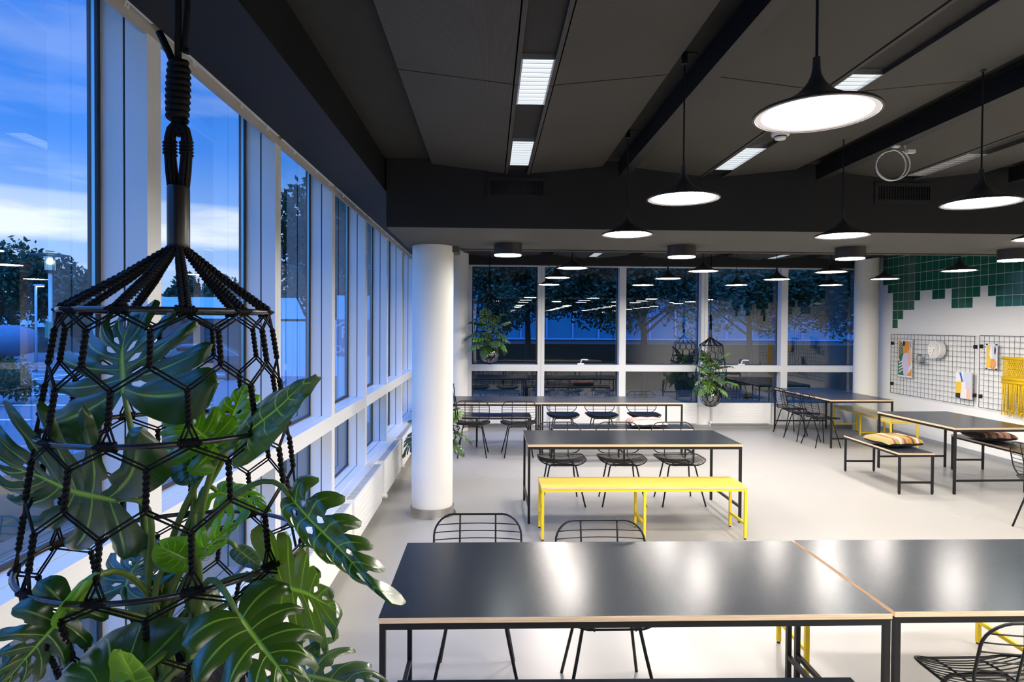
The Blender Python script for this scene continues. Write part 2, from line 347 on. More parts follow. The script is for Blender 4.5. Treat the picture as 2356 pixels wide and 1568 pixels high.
# ---------------------------------------------------------------- world: dusk sky
def make_world():
    w = bpy.data.worlds.new('dusk_sky'); SC.world = w; w.use_nodes = True; nt = w.node_tree; nt.nodes.clear()
    out = nt.nodes.new('ShaderNodeOutputWorld'); bg = N(nt, 'Background', Strength=1.15)
    tc = N(nt, 'TexCoord'); sp = N(nt, 'SeparateXYZ'); L(nt, tc.outputs['Generated'], sp.inputs[0])
    r = N(nt, 'ValToRGB'); e = r.color_ramp.elements
    stops = [(0, (.02, .03, .05)), (.49, (.05, .08, .13)), (.505, (.36, .52, .86)), (.56, (.28, .48, .88)), (.62, (.055, .24, .80)), (.70, (.030, .19, .74)), (.76, (.22, .72, 2.4)), (1., (.36, 1.05, 3.2))]  # top stops, above the visible sky, raised to add blue light on the reveals
    while len(e) < len(stops): e.new(.5)
    for i, (p, c) in enumerate(stops): e[i].position = p; e[i].color = rgba(c)
    ma = N(nt, 'Math', operation='MULTIPLY_ADD'); ma.inputs[1].default_value = .5; ma.inputs[2].default_value = .5; L(nt, sp.outputs[2], ma.inputs[0]); L(nt, ma.outputs[0], r.inputs[0])
    mp = N(nt, 'Mapping'); mp.inputs['Scale'].default_value = (1.6, 1.6, 11.); mp.inputs['Location'].default_value = (.35, .1, .15); L(nt, tc.outputs['Generated'], mp.inputs['Vector'])
    n = N(nt, 'TexNoise', Scale=1.7, Detail=7., Roughness=.55); L(nt, mp.outputs[0], n.inputs['Vector'])
    cr = N(nt, 'MapRange', clamp=True); cr.inputs[1].default_value = .47; cr.inputs[2].default_value = .66; L(nt, n.outputs['Fac'], cr.inputs[0])
    band = N(nt, 'ValToRGB'); b = band.color_ramp.elements
    st = [(0, 0), (.03, .35), (.075, .55), (.12, 1.), (.165, .95), (.20, .30), (.27, .16), (.6, .10)]
    while len(b) < len(st): b.new(.5)
    for i, (p, v) in enumerate(st): b[i].position = p; b[i].color = (v, v, v, 1)
    L(nt, sp.outputs[2], band.inputs[0])
    bo = N(nt, 'MapRange', clamp=True); bo.inputs[1].default_value = .85; bo.inputs[2].default_value = 1.; bo.inputs[3].default_value = 0.; bo.inputs[4].default_value = .55; L(nt, band.outputs[0], bo.inputs[0])
    mu = N(nt, 'Math', operation='MULTIPLY'); L(nt, cr.outputs[0], mu.inputs[0]); L(nt, band.outputs[0], mu.inputs[1])
    ad = N(nt, 'Math', operation='ADD', use_clamp=True); L(nt, mu.outputs[0], ad.inputs[0]); L(nt, bo.outputs[0], ad.inputs[1])
    mx = N(nt, 'Mix', data_type='RGBA'); mx.inputs[7].default_value = (.80, .86, .97, 1); L(nt, ad.outputs[0], mx.inputs[0]); L(nt, r.outputs[0], mx.inputs[6])
    # added boost: unseen sky behind the camera brighter and bluer, tints the window reveals
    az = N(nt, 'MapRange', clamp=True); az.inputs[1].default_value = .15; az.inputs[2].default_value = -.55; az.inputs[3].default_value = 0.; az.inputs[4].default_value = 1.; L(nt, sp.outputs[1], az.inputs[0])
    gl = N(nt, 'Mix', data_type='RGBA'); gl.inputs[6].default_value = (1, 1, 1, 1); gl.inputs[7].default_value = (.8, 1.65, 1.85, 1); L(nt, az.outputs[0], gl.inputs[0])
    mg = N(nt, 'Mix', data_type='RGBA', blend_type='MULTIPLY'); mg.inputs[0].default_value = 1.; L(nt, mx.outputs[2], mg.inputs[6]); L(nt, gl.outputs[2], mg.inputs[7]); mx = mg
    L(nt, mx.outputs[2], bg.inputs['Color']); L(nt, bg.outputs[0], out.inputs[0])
make_world()

# ---------------------------------------------------------------- room shell
XL, XR, YB, YR, ZC = -1.24, 7.22, 11.5, -11.0, 3.21     # window front plane, wall planes, slab
o = MB().box(-1.6, XR + .15, YR - .15, YB + .35, -.2, 0).build('floor', 'floor'); struct(o)
o = MB().box(-1.6, XR + .15, YR - .15, YB + .35, ZC, ZC + .25).build('ceiling', 'slab'); struct(o)
o = MB().box(XR, XR + .15, YR, YB + .35, 0, ZC).build('wall_right', 'wall'); struct(o)
o = MB().box(-1.6, XR + .15, YR - .15, YR, 0, ZC).build('wall_rear', 'greywall'); struct(o)
ys = [11.5, 10.21, 8.91, 7.63, 6.33, 5.01, 3.71, 2.36, 1.05, -.26, -1.57, -2.88, -4.19, -5.5, -6.81, -8.12, -9.43, -11.0]
xs = [-.39, .95, 2.465, 4.0, 5.515, 7.03]
o = MB().box(-1.45, -1.20, YR, YB, 0, .44).build('wall_left', 'wall'); struct(o)
o = MB().box(-1.45, -1.16, YR, YB, .44, .47).build('trim_4', 'frame'); struct(o)
o = MB().box(-1.45, -1.24, YR, YB, 3.15, ZC).build('trim_5', 'wall'); struct(o)
o = MB().box(-1.45, XR, YB, YB + .3, 0, .41).box(-1.45, -.39, YB, YB + .3, .44, ZC).box(7.03, XR, YB, YB + .3, .44, ZC).box(-.39, 7.03, YB, YB + .3, 3.15, ZC).build('wall_back', 'wall'); struct(o)
o = MB().box(-1.16, XR, YB - .02, YB + .3, .41, .44).build('trim_6', 'frame'); struct(o)
o = MB().box(-1.15, XR, YB - .16, YB, 2.985, ZC).build('trim_1', 'beam'); struct(o)

def window(idx, a, b, axis, handle=False, seam=False):
    """one window module between a and b; axis 'y' = long wall, 'x' = end wall. depth runs outwards."""
    f = MB()
    z0, zt0, zt1, z1 = (.47, 1.05, 1.16, 2.925) if axis == 'y' else (.44, 1.04, 1.158, 2.96)
    hw = .047 if axis == 'y' else .062; ZT = 3.15
    def bx(p0, p1, d0, d1, za, zb, mi=0):
        if axis == 'y': f.box(XL - d1, XL - d0, p0, p1, za, zb, mi)
        else: f.box(p0, p1, YB + d0, YB + d1, za, zb, mi)
    g = .004 if seam else 0.0
    for (d0, d1, ins) in ((0, .078, 0), (.086, .165, .0)):
        bx(a, a + hw - ins, d0, d1, z0, ZT); bx(b - hw + ins, b - g, d0, d1, z0, ZT)
        bx(a + hw, b - hw, d0, d1, zt0, zt1)
        bx(a + hw, b - hw, d0, d1, z0, z0 + .004)
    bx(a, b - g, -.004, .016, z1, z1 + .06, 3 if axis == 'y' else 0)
    for q in (hw - .004,):     # recessed black joint
        bx(a, a + q, .078, .086, z0, ZT, 1); bx(b - q, b, .078, .086, z0, ZT, 1)
        bx(a + hw, b - hw, .078, .086, zt0 + .004, zt1 - .004, 1); bx(a + hw, b - hw, .078, .086, z0, z0 + .002, 1)
    if seam: bx(b - g, b, .006, .07, z0, ZT, 1)
    # gaskets and spacer round each light
    for (za, zb) in ((z0, zt0), (zt1, ZT)):
        for d0, d1, wd, mi in ((.165, .175, .018, 1), (.175, .19, .016, 2), (.19, .20, .020, 1)):
            bx(a, a + hw + wd, d0, d1, za, zb, mi); bx(b - hw - wd, b, d0, d1, za, zb, mi)
            bx(a + hw, b - hw, d0, d1, za, za + wd, mi); bx(a + hw, b - hw, d0, d1, zb - wd, zb, mi)
    bx(a, b, .165, .2, zt0, zt1, 1)
    o = f.build('window_%d' % idx, ['frame', 'gasket', 'spacer', 'shaded_rail']); struct(o)
    gl = MB()
    for (za, zb) in ((z0, zt0), (zt1, ZT)):
        if axis == 'y': gl.add([(XL - .176, a, za), (XL - .176, b, za), (XL - .176, b, zb), (XL - .176, a, zb)], [(0, 1, 2, 3)])
        else: gl.add([(a, YB + .176, za), (b, YB + .176, za), (b, YB + .176, zb), (a, YB + .176, zb)], [(0, 1, 2, 3)])
    gl.build('glass', 'glass', o)
    if handle:
        hm = MB(); c = (a + b) / 2 if axis == 'x' else a + .28
        P = (lambda t, d, z: (XL - .16 + d, c + t, z)) if axis == 'y' else (lambda t, d, z: (c + t, YB + .16 - d, z))
        hm.tube([P(0, .0, zt1 + .012), P(0, .03, zt1 + .03), P(.01, .05, zt1 + .085), P(.03, .055, zt1 + .095), P(.13, .055, zt1 + .09)], .011, 8)
        p = P(0, .02, zt1 + .011); hm.box(p[0] - .06, p[0] + .06, p[1] - .03, p[1] + .03, zt1, zt1 + .022)
        smooth_angle(hm.build('handle', 'plastic', o))
k = 1
for i in range(len(ys) - 1):
    window(k, ys[i + 1], ys[i], 'y', handle=(i in (3, 5, 7)), seam=(i % 2 == 0)); k += 1
for i in range(len(xs) - 1):
    window(k, xs[i], xs[i + 1], 'x', handle=(i in (1, 3)), seam=(i in (0, 2))); k += 1

# columns
def column(x, y, r, z1, name, foot=True):
    p = [(r, .0), (r, z1)]
    o = MB().lathe(p, (x, y, 0), 64).build(name, 'column', smooth=True); struct(o)
    if foot:
        MB().lathe([(r + .001, .085), (r + .012, .085), (r + .012, .004), (r + .035, .004), (r + .035, 0)], (x, y, 0), 64).build('foot_ring', 'steel', o, smooth=False)
column(-.567, 6.262, .204, 2.66, 'column')
column(-.585, 11.22, .205, 3.21, 'column.001', False)
column(6.875, 11.18, .20, 3.21, 'column.002', False)

# beam, bulkhead, panels
bm = MB().box(-.83, XR, 5.035, 6.40, 2.66, ZC, 0)
bm.mi[-6] = 1
o = bm.build('ceiling_beam', ['beam', 'beam_soffit']); struct(o)
o = MB().tube([(-.3, 6.44, 2.655), (XR, 6.44, 2.655)], .012, 8).box(-.42, -.31, 6.2, 6.46, 2.6, 2.66).build('trim_2', 'beam_soffit'); struct(o)
d = MB().box(-1.205, -.842, 2.56, YB - .16, 2.955, ZC, 0).box(-1.205, -.838, YR, 2.552, 2.950, ZC, 0)
o = d.build('ceiling_bulkhead', 'perfduct'); struct(o)
# white housings along the window head
hl = 'white blind housing over the %s'
names = {0: 'last window bay before the corner column', 1: 'window bay beyond the big column', 2: 'window bay level with the big column', 3: 'window bay just in front of the big column', 4: 'window bay with a white handle before the column',
         5: 'window bay where the leafy tree shows', 6: 'window bay beside the hanging rope knot'}
hp = None
for i in range(0, 8):
    a, b = ys[i + 1] + .03, ys[i] - .03
    loc = (0, (a + b) / 2, 0)
    t = thing('blind_housing', hl % names.get(i, 'window bay nearest the picture edge'), 'blind housing', loc, group='blind housings along the window head')
    ln = (b - a) / 2
    MB().box(-1.236, -1.205, -ln, ln, 2.965, 3.0).build('case', 'shaded_rail' if False else 'frame', t, bevel=.004)
    for q in (-.4, .1, .45):
        MB().tube([(-1.222, q, 2.967), (-1.226, q, 2.945), (-1.224, q + .012, 2.94), (-1.222, q + .014, 2.955)], .0026, 5).build('chain_clip', 'plastic', t)
# suspended perforated panels with lighting strip between
pc = [.2165 + 1.59 * i for i in range(5)]
pn = 1
def panel(x, y0, y1, half, vis=True):
    global pn
    m = MB()
    for s in (-1, 1):
        xa, xb = x + s * .105, x + s * half
        x0, x1 = sorted((xa, xb)); za, zb = (3.10, 3.165) if s > 0 else (3.165, 3.10)
        t = .035
        m.add([(x0, y0, za), (x1, y0, zb), (x1, y1, zb), (x0, y1, za), (x0, y0, za + t), (x1, y0, zb + t), (x1, y1, zb + t), (x0, y1, za + t)],
              [(0, 3, 2, 1), (4, 5, 6, 7), (0, 1, 5, 4), (1, 2, 6, 5), (2, 3, 7, 6), (3, 0, 4, 7)])
    m.box(x - .098, x - .078, y0, y1, 3.095, 3.13); m.box(x + .078, x + .098, y0, y1, 3.095, 3.13)
    o = m.build('ceiling_panel', 'perf'); struct(o); pn += 1
for x in pc:
    for (a, b) in ((1.29, 3.175), (3.185, 5.03), (-.61, 1.28), (-2.51, -.62), (-4.41, -2.52), (-6.31, -4.42), (-8.21, -6.32), (6.42, 7.5), (7.51, 9.4), (9.41, 11.3)):
        panel(x, a, b, .685 if x < 6 else .62)
for i, x in enumerate(pc):
    m = MB()
    for a, b in ((-8.2, 5.03), (6.42, 11.3)): m.box(x - .078, x + .078, a, b, 3.118, 3.124)
    o = m.build('ceiling_strip', 'mesh'); struct(o)
for i in range(5):
    x = pc[i] + .795
    o = MB().box(x + .0, x + .075, YR, 4.93, 3.06, 3.18).build('cable_tray', 'black')
    for q in range(8): MB().box(x + .03, x + .045, 4.7 - 2 * q, 4.72 - 2 * q, 3.18, ZC).build('hanger', 'black', o)
    tag(o, ['black cable tray between the first two lighting strips of the ceiling', 'black cable tray with a loose coiled white cable hanging from it', 'black cable tray on the ceiling past the unlit louvred light', 'black cable tray on the ceiling near the tiled wall', 'black cable tray against the tiled wall ceiling edge'][i], 'cable tray', 'cable trays between the ceiling panels')
# recessed lights
def strip_light(x, y0, y1, lit, label):
    t = thing('recessed_ceiling_light', label, 'ceiling light', (x, (y0 + y1) / 2, 3.10), group='recessed louvred lights in the ceiling strips')
    h = (y1 - y0) / 2
    f = MB().box(-.078, -.070, -h, h, -.006, .018).box(.070, .078, -h, h, -.006, .018).box(-.07, .07, -h, -h + .008, -.006, .018).box(-.07, .07, h - .008, h, -.006, .018)
    f.build('frame', 'louvre', t)
    lv = MB(); nb = 11
    for q in range(1, nb): y = -h + 2 * h * q / nb; lv.box(-.07, .07, y - .003, y + .003, -.004, .008)
    lv.build('louvre', 'louvre', t)
    MB().box(-.07, .07, -h + .008, h - .008, .009, .015).build('lamp_panel', 'tube' if lit else 'tubeoff', t)
    return t
strip_light(pc[0], 2.86, 3.45, True, 'lit louvred ceiling light in the strip nearest the windows, the big front one')
strip_light(pc[0], 4.13, 4.76, True, 'lit louvred ceiling light in the strip nearest the windows, beside the beam')
strip_light(pc[1], 2.95, 3.50, True, 'lit louvred ceiling light partly behind the biggest pendant lamp')
strip_light(pc[1], 4.2, 4.8, True, 'lit louvred ceiling light just beyond the white smoke detector')
strip_light(pc[2], 4.25, 4.9, False, 'unlit louvred ceiling light showing bare silver slats')
for i in range(4):
    strip_light(pc[i], 10.35, 10.95, True, ['small lit ceiling light just under the first round downlight', 'small lit ceiling light between the first and second round downlights', 'small lit ceiling light just behind the second round downlight', 'slim lit ceiling light seen behind the third round downlight'][i])
# smoke detector
t = thing('smoke_detector', 'white round smoke detector under the ceiling strip beside the biggest pendant', 'smoke detector', (1.80, 3.84, 3.095))
o = MB().lathe([(0, -.05), (.03, -.05), (.034, -.042), (.036, -.03), (.052, -.028), (.055, -.012), (.055, 0)], n=28).build('body', 'plastic', t, smooth=True)
MB().lathe([(.0365, -.038), (.038, -.036), (.038, -.032), (.0365, -.03)], n=28).build('vent_ring', 'gasket', t)
# loose cable coil from tray
t = thing('loose_cable', 'loose coiled white cable hanging from the black tray under the ceiling', 'cable', (2.62, 4.0, 3.15))
pts = [(.0, 0, .0), (.03, 0, .03), (.07, 0, .0), (.085, 0, -.06), (.08, -.01, -.12)]
pts2 = []
for q in range(40):
    a = radians(60 - q * 17); rr = .115 - .0006 * q; pts2.append((.0 + rr * cos(a), -.01 + .001 * q, -.21 + rr * sin(a) * (.9 if q < 20 else 1.)))
sp = MB().tube(bez(pts[0], pts[1], pts[2], pts[4], 10) + [Vector(p) for p in pts2], .0042, 6).build('coil', 'plastic', t, smooth=True)
MB().box(.085, .135, -.03, 0, -.135, -.115).box(-.01, .03, -.03, 0, -.10, -.075).build('plug', 'plastic', t)
# grilles on the beam
for (x0, x1, lab) in ((0.0, .425, 'dark ventilation grille on the beam face above the first round downlight'), (3.18, 3.61, 'dark ventilation grille on the beam face between two pendant lamps')):
    t = thing('ventilation_grille', lab, 'ventilation grille', ((x0 + x1) / 2, 5.035, 2.985))
    w = (x1 - x0) / 2
    MB().box(-w - .03, w + .03, -.012, 0, .055, .085).box(-w - .03, w + .03, -.012, 0, -.085, -.055).box(-w - .03, -w, -.012, 0, -.055, .055).box(w, w + .03, -.012, 0, -.055, .055).build('frame', 'beam', t)
    s = MB().box(-w, w, -.003, 0, -.055, .055)
    for q in range(19): x = -w + 2 * w * (q + .5) / 19; s.box(x - .004, x + .004, -.01, -.003, -.055, .055)
    s.build('slats', 'black', t)

# ---------------------------------------------------------------- round downlights under the beam
def downlight():
    t = thing('round_downlight', '', 'ceiling light', (0, 0, 0), group='round black downlights under the beam')
    o = MB().lathe([(.128, -.105), (.135, -.105), (.135, 0), (0, 0)], n=40).build('housing', 'pendant', t); smooth_angle(o)
    MB().lathe([(.128, -.104), (.128, -.112), (.095, -.112), (.095, -.104)], n=40).build('light_ring', 'ledrim', t)
    MB().lathe([(.093, -.108), (0, -.108)], n=40).build('diffuser', 'ledrim', t)
    return t
dl0 = downlight()
dlab = ['round black downlight under the beam, closest to the white column', 'round black downlight under the beam, second from the white column', 'round black downlight under the beam, half hidden by a pendant disc', 'round black downlight under the beam near the tiled wall, cut by the picture edge']
for i, p in enumerate(((.17, 6.0, 2.66), (1.855, 6.0, 2.66), (3.52, 6.0, 2.66), (5.17, 6.0, 2.66))):
    if i == 0: dl0.location = p; dl0['label'] = dlab[0]
    else: dup(dl0, p, 0, dlab[i])

# ---------------------------------------------------------------- pendant lamps
def pendant():
    t = thing('pendant_lamp', '', 'pendant lamp', (0, 0, 0), group='flared pendant lamps hung in rows')
    prof = [(.1745, .000), (.175, .004), (.172, .008), (.155, .014), (.134, .022), (.108, .033), (.080, .047), (.055, .062), (.036, .080), (.023, .098), (.015, .117), (.0115, .135), (.0105, .168), (.006, .17), (0, .17)]
    o = MB().lathe(prof, n=56).build('shade', 'pendant', t); smooth_angle(o, 50)
    MB().lathe([(.1745, .0), (.168, -.001), (.166, .004)], n=56).build('rim', 'pendant', t)
    MB().lathe([(.167, .003), (.150, .0036)], n=56).build('diffuser_edge', 'pendedge', t)
    MB().lathe([(.150, .0036), (.10, .0045), (0, .005)], n=56).build('diffuser', 'pendlight', t)
    MB().tube([(0, 0, .165), (0, 0, .66)], .0042, 8).build('cord', 'black', t)
    MB().lathe([(0, .71), (.014, .71), (.014, .655), (.006, .65), (0, .65)], n=16).tube(bez((0, 0, .70), (.02, 0, .71), (.04, 0, .705), (.062, 0, .70), 8), .004, 6).build('ceiling_cup', 'black', t, smooth=False)
    return t
PL = [((.951, 1.805), 'biggest pendant lamp, black flared disc over the front table'),
      ((.940, 3.023), 'pendant lamp second in the row from the biggest one, hung before the dark beam'),
      ((.931, 4.225), 'pendant lamp just before the beam, above and beside the second round downlight'),
      ((2.439, 3.032), 'large pendant lamp at the picture edge beyond the coiled cable, before the beam'),
      ((2.393, 4.173), 'pendant lamp before the beam that overlaps the third round downlight'),
      ((.890, 6.726), 'highest-looking pendant of the three in front of the second end window'),
      ((.873, 8.090), 'middle pendant of the three in front of the second end window'),
      ((.898, 9.482), 'lowest-looking pendant of the three, at the joint of the first and second end windows'),
      ((2.395, 6.949), 'pendant at the window joint above the low hanging plant, front of its row'),
      ((2.320, 8.073), 'middle pendant of its row, seen against the third end window'),
      ((2.317, 9.402), 'small pendant in the third end window, farthest of its row'),
      ((3.838, 6.911), 'upper pendant of two in front of the last end window'),
      ((3.753, 8.060), 'pendant at the frame between the fourth and last end windows'),
      ((3.682, 9.225), 'small pendant in the fourth end window, lowest-looking there'),
      ((5.089, 6.611), 'pendant lamp against the green tiles'),
      ((5.048, 7.831), 'pendant lamp in front of the white corner column by the green tiles'),
      ((5.024, 9.052), 'lower pendant of two in front of the last end window')]
p0 = pendant()
for i, ((x, y), lab) in enumerate(PL):
    if i == 0: p0.location = (x, y, 2.5); p0['label'] = lab
    else: dup(p0, (x, y, 2.5), rnd.uniform(-.2, .2), lab)
rr = 0
for x in (.95, 2.42, 3.85, 5.1):
    for y in (-.65, -1.9, -4.6, 1.8, .58):
        if x < 1 and y > -1.5: continue
        dup(p0, (x, y, 2.5), rnd.uniform(-.2, .2), 'pendant lamp of the rear rows, seen mirrored in the end window')
for x, y in ((3.85, 3.03), (3.82, 4.2), (5.1, 3.03), (5.08, 4.2)):
    dup(p0, (x, y, 2.5), 0, 'pendant lamp beyond the picture edge, seen mirrored in the end window')

# ---------------------------------------------------------------- tables and benches
def table(x0, x1, y0, y1, label, rz=0, h=.755, along='x', group='black linoleum tables on square black frames'):
    cx, cy = (x0 + x1) / 2, (y0 + y1) / 2; w, dp = (x1 - x0) / 2, (y1 - y0) / 2
    t = thing('dining_table', label, 'table', (cx, cy, 0), rz, group)
    MB().box(-w, w, -dp, dp, h - .022, h, 0, 1).build('tabletop', ['ply', 'top'], t, bevel=.001)
    a = .012; z1 = h - .022; lw, ld = .023, .023
    lx, ly = w - .004, dp - .004
    f = MB()
    for s in (-1, 1):
        f.box(-lx, lx, *(sorted((s * ly, s * (ly - .024)))), z1 - .026, z1); f.box(*(sorted((s * lx, s * (lx - .024)))), -ly + .024, ly - .024, z1 - .026, z1)
    f.build('frame', 'black', t)
    for sx in (-1, 1):
        for sy in (-1, 1):
            MB().box(*(sorted((sx * lx, sx * (lx - lw)))), *(sorted((sy * ly, sy * (ly - ld)))), 0, z1 - .026).build('leg', 'black', t)
        if along == 'x': MB().box(*(sorted((sx * (lx - .002), sx * (lx - .022)))), -ly + ld, ly - ld, .14, .162).build('rail', 'black', t)
        else: MB().box(-lx + lw, lx - lw, *(sorted((sx * (ly - .002), sx * (ly - .022)))), .14, .162).build('rail', 'black', t)
    return t
def bench(x0, x1, y0, y1, label, pairs, col='black', rz=0, h=.47, along='x'):
    cx, cy = (x0 + x1) / 2, (y0 + y1) / 2; w, dp = (x1 - x0) / 2, (y1 - y0) / 2
    t = thing('bench', label, 'bench', (cx, cy, 0), rz, 'yellow benches' if col == 'yellow' else 'black benches')
    MB().box(-w, w, -dp, dp, h - .02, h, 0, 1).build('seat_board', ['ply', 'yellowtop' if col == 'yellow' else 'top'], t, bevel=.001)
    fr = col; z1 = h - .02; q = .022; lx, ly = w - .004, dp - .004
    f = MB()
    for s in (-1, 1):
        f.box(-lx, lx, *(sorted((s * ly, s * (ly - q)))), z1 - q, z1); f.box(*(sorted((s * lx, s * (lx - q)))), -ly + q, ly - q, z1 - q, z1)
    f.build('frame', fr, t)
    def leg(a, b):
        g = MB().box(a, a + q, b, b + q, .012, z1 - q).build('leg', fr, t)
        MB().cyl((a + q / 2, b + q / 2, 0), .0105, 0, .012, 10).build('foot_cap', 'gasket', g)
    pos = [-1 + 2 * i / (pairs - 1) for i in range(pairs)]
    for p in pos:
        if along == 'x':
            a = p * (lx - q / 2) - q / 2
            leg(a, -ly); leg(a, ly - q); MB().box(a + .001, a + q - .001, -ly + q, ly - q, .125, .125 + q).build('rail', fr, t)
        else:
            a = p * (ly - q / 2) - q / 2
            leg(-lx, a); leg(lx - q, a); MB().box(-lx + q, lx - q, a + .001, a + q - .001, .125, .125 + q).build('rail', fr, t)
    return t
table(-.42, 1.594, 2.392, 3.226, 'front black table, whole, with two wire chairs on its window side', radians(-.25))
table(1.614, 3.628, 2.40, 3.226, 'front black table cut off by the picture edge, with a wire chair at the corner', radians(-.2))
table(.366, 2.43, 5.885, 6.698, 'black table in the middle of the room behind the yellow bench')
table(-1.06, .762, 9.075, 9.925, 'black table behind the white column, near the end windows')
table(.766, 2.858, 9.095, 9.945, 'black table below the end windows with three chairs on the far side')
table(5.235, 6.20, 6.86, 8.215, 'squarish black table beside the wall grids with a cushioned bench on each side', radians(1.5), along='y')
table(5.28, 6.29, 9.50, 11.37, 'black table in the corner by the white column with wire chairs along it', radians(1.2), along='y')
bench(.458, 2.286, 5.412, 5.79, 'long yellow bench in front of the middle table', 3, 'yellow')
bench(1.71, 2.93, 3.25, 3.63, 'yellow bench under the front table, only its legs showing', 2, 'yellow', radians(-2.))
bench(6.16, 6.58, 9.21, 11.09, 'pale yellow bench behind the corner table along the wall', 3, 'yellow', radians(-5), along='y')
bench(-.36, 1.46, 2.08, 2.462, 'black bench at the bottom of the picture before the front table', 3, 'black', radians(-.8))
bench(.875, 2.83, 8.47, 8.86, 'black bench before the far table, with a pink patterned cushion', 3)
bench(-1.04, .655, 9.62, 10.06, 'black bench behind the far table next to the column', 3)
bench(4.63, 5.035, 6.845, 7.995, 'short black bench with a yellow striped cushion', 2, 'black', radians(-1.5), along='y')
bench(6.12, 6.56, 6.88, 8.06, 'short black bench with a dark red striped cushion by the wall grids', 2, 'black', radians(-1.), along='y')

# ---------------------------------------------------------------- wire chairs
def seat_z(x, y): return .442 + .040 * (abs(x) / .25) ** 2.2 + .020 * max(0, (y - .05) / .15) - .012 * max(0, (-y - .16) / .08)
def back_pt(x, z):
    t = (z - .49) / .337
    return (x, .165 + .078 * t - .035 * (abs(x) / .24) ** 2, z)
def make_chair(pad, label):
    t = thing('wire_chair', label, 'chair', (0, 0, 0), 0, 'black wire chairs')
    s = MB()
    out = rrect(.50, .41, .12, 7)
    s.tube([(x, y - .035, seat_z(x, y - .035)) for x, y in out], .0058, 6, closed=True)
    for i in range(16):
        y = -.035 - .19 + .38 * i / 15; yy = y + .035
        w = .25 if abs(yy) < .085 else .25 - .12 + sqrt(max(0, .12 ** 2 - (abs(yy) - .085) ** 2))
        s.tube([(w * q / 6, y, seat_z(w * q / 6, y)) for q in range(-6, 7)], .0028, 5)
    for x in (-.1, .1): s.tube([(x, -.235 + .40 * q / 8, seat_z(x, -.235 + .40 * q / 8) - .006) for q in range(9)], .0045, 6)
    s.build('seat', 'blackmetal', t, smooth=True)
    if pad:
        p = MB(); ring = rrect(.47, .37, .11, 7); n = len(ring); vs = []; rows = [(.98, .004), (1., .012), (.97, .022), (.8, .026), (.4, .024), (0.02, .022)]
        for k, z in rows: vs += [(x * k, y * k - .035, seat_z(x * k, y * k - .035) + z) for x, y in ring]
        fs = [(r * n + i, r * n + (i + 1) % n, (r + 1) * n + (i + 1) % n, (r + 1) * n + i) for r in range(len(rows) - 1) for i in range(n)]
        p.add(vs, fs).build('seat_pad', 'pad', t, smooth=True)
    b = MB()
    b.tube([back_pt(x, .652 + z) for x, z in rrect(.485, .328, .105, 7)], .0062, 6, closed=True)
    for i in range(7):
        z = .488 + .046 + .0385 * i; dz = abs(z - .652)
        w = .2425 if dz < .059 else .2425 - .105 + sqrt(max(0, .105 ** 2 - (dz - .059) ** 2))
        b.tube([back_pt(w * q / 6, z) for q in range(-6, 7)], .0032, 5)
    for x in (-.1, .1):
        b.tube([(x, .13, seat_z(x, .13) - .006), (x, .155, .448), (x, .167, .475)] + [back_pt(x, .50 + .315 * q / 6) for q in range(7)], .0050, 6)
    b.build('backrest', 'blackmetal', t, smooth=True)
    for sy, fy, ty, fx in ((-1, -.215, -.13, .23), (1, .185, .07, .205)):
        for sx in (-1, 1):
            MB().tube([(sx * fx, fy, 0.0), (sx * (fx * .35 + .135 * .65), fy * .35 + ty * .65, .27), (sx * .142, ty + (fy - ty) * .08, .395), (sx * .132, ty, .415), (sx * .115, ty, .425), (sx * .09, ty, .427)], .0085, 8).build('leg', 'blackmetal', t, smooth=True)
        MB().tube([(-.095, ty, .427), (.095, ty, .427)], .0085, 8).build('crossbar', 'blackmetal', t, smooth=True)
    return t
ch0 = make_chair(False, 'black wire chair at the front table, the one nearer the hanging plant')
chp = make_chair(True, 'padded wire chair facing the windows at the far table, next to the column')
# (x, y of seat middle, facing, label); facing 0 looks towards the camera (-y)
ch0.location = (-.06, 3.285, 0)
CH = [(.605, 3.165, .0, 'black wire chair at the front table, the one behind its middle'),
      (.770, 6.635, .02, 'wire chair behind the middle table, closest to the white column'),
      (1.415, 6.635, -.02, 'wire chair behind the middle of the middle table'),
      (2.035, 6.635, .02, 'wire chair behind the middle table, farthest from the white column'),
      (5.245, 9.72, pi / 2 + .05, 'wire chair along the corner table, the one closest to the camera'),
      (5.21, 10.25, pi / 2 + .06, 'wire chair along the corner table, middle of the three'),
      (5.29, 10.82, pi / 2 + .02, 'wire chair along the corner table, nearest the end window'),
      (5.19, 5.56, pi / 2 + .12, 'wire chair cut off by the picture edge near the wall side'),
      (2.055, 2.40, pi, 'wire chair at the bottom corner of the picture, seen from behind')]
for x, y, rz, lab in CH: dup(ch0, (x, y, 0), rz, lab)
chp.location = (-.24, 9.005, 0); chp.rotation_euler = (0, 0, pi)
for x, y, rz, lab in ((.42, 9.005, pi + .02, 'padded wire chair facing the windows at the far table, second from the column'),
                      (1.17, 9.885, 0, 'padded wire chair facing the camera behind the far table, first of three from the column'),
                      (1.785, 9.885, 0, 'padded wire chair facing the camera behind the far table, middle of three'),
                      (2.465, 9.885, -.02, 'padded wire chair facing the camera behind the far table, beside the pink cushion')):
    dup(chp, (x, y, 0), rz, lab)

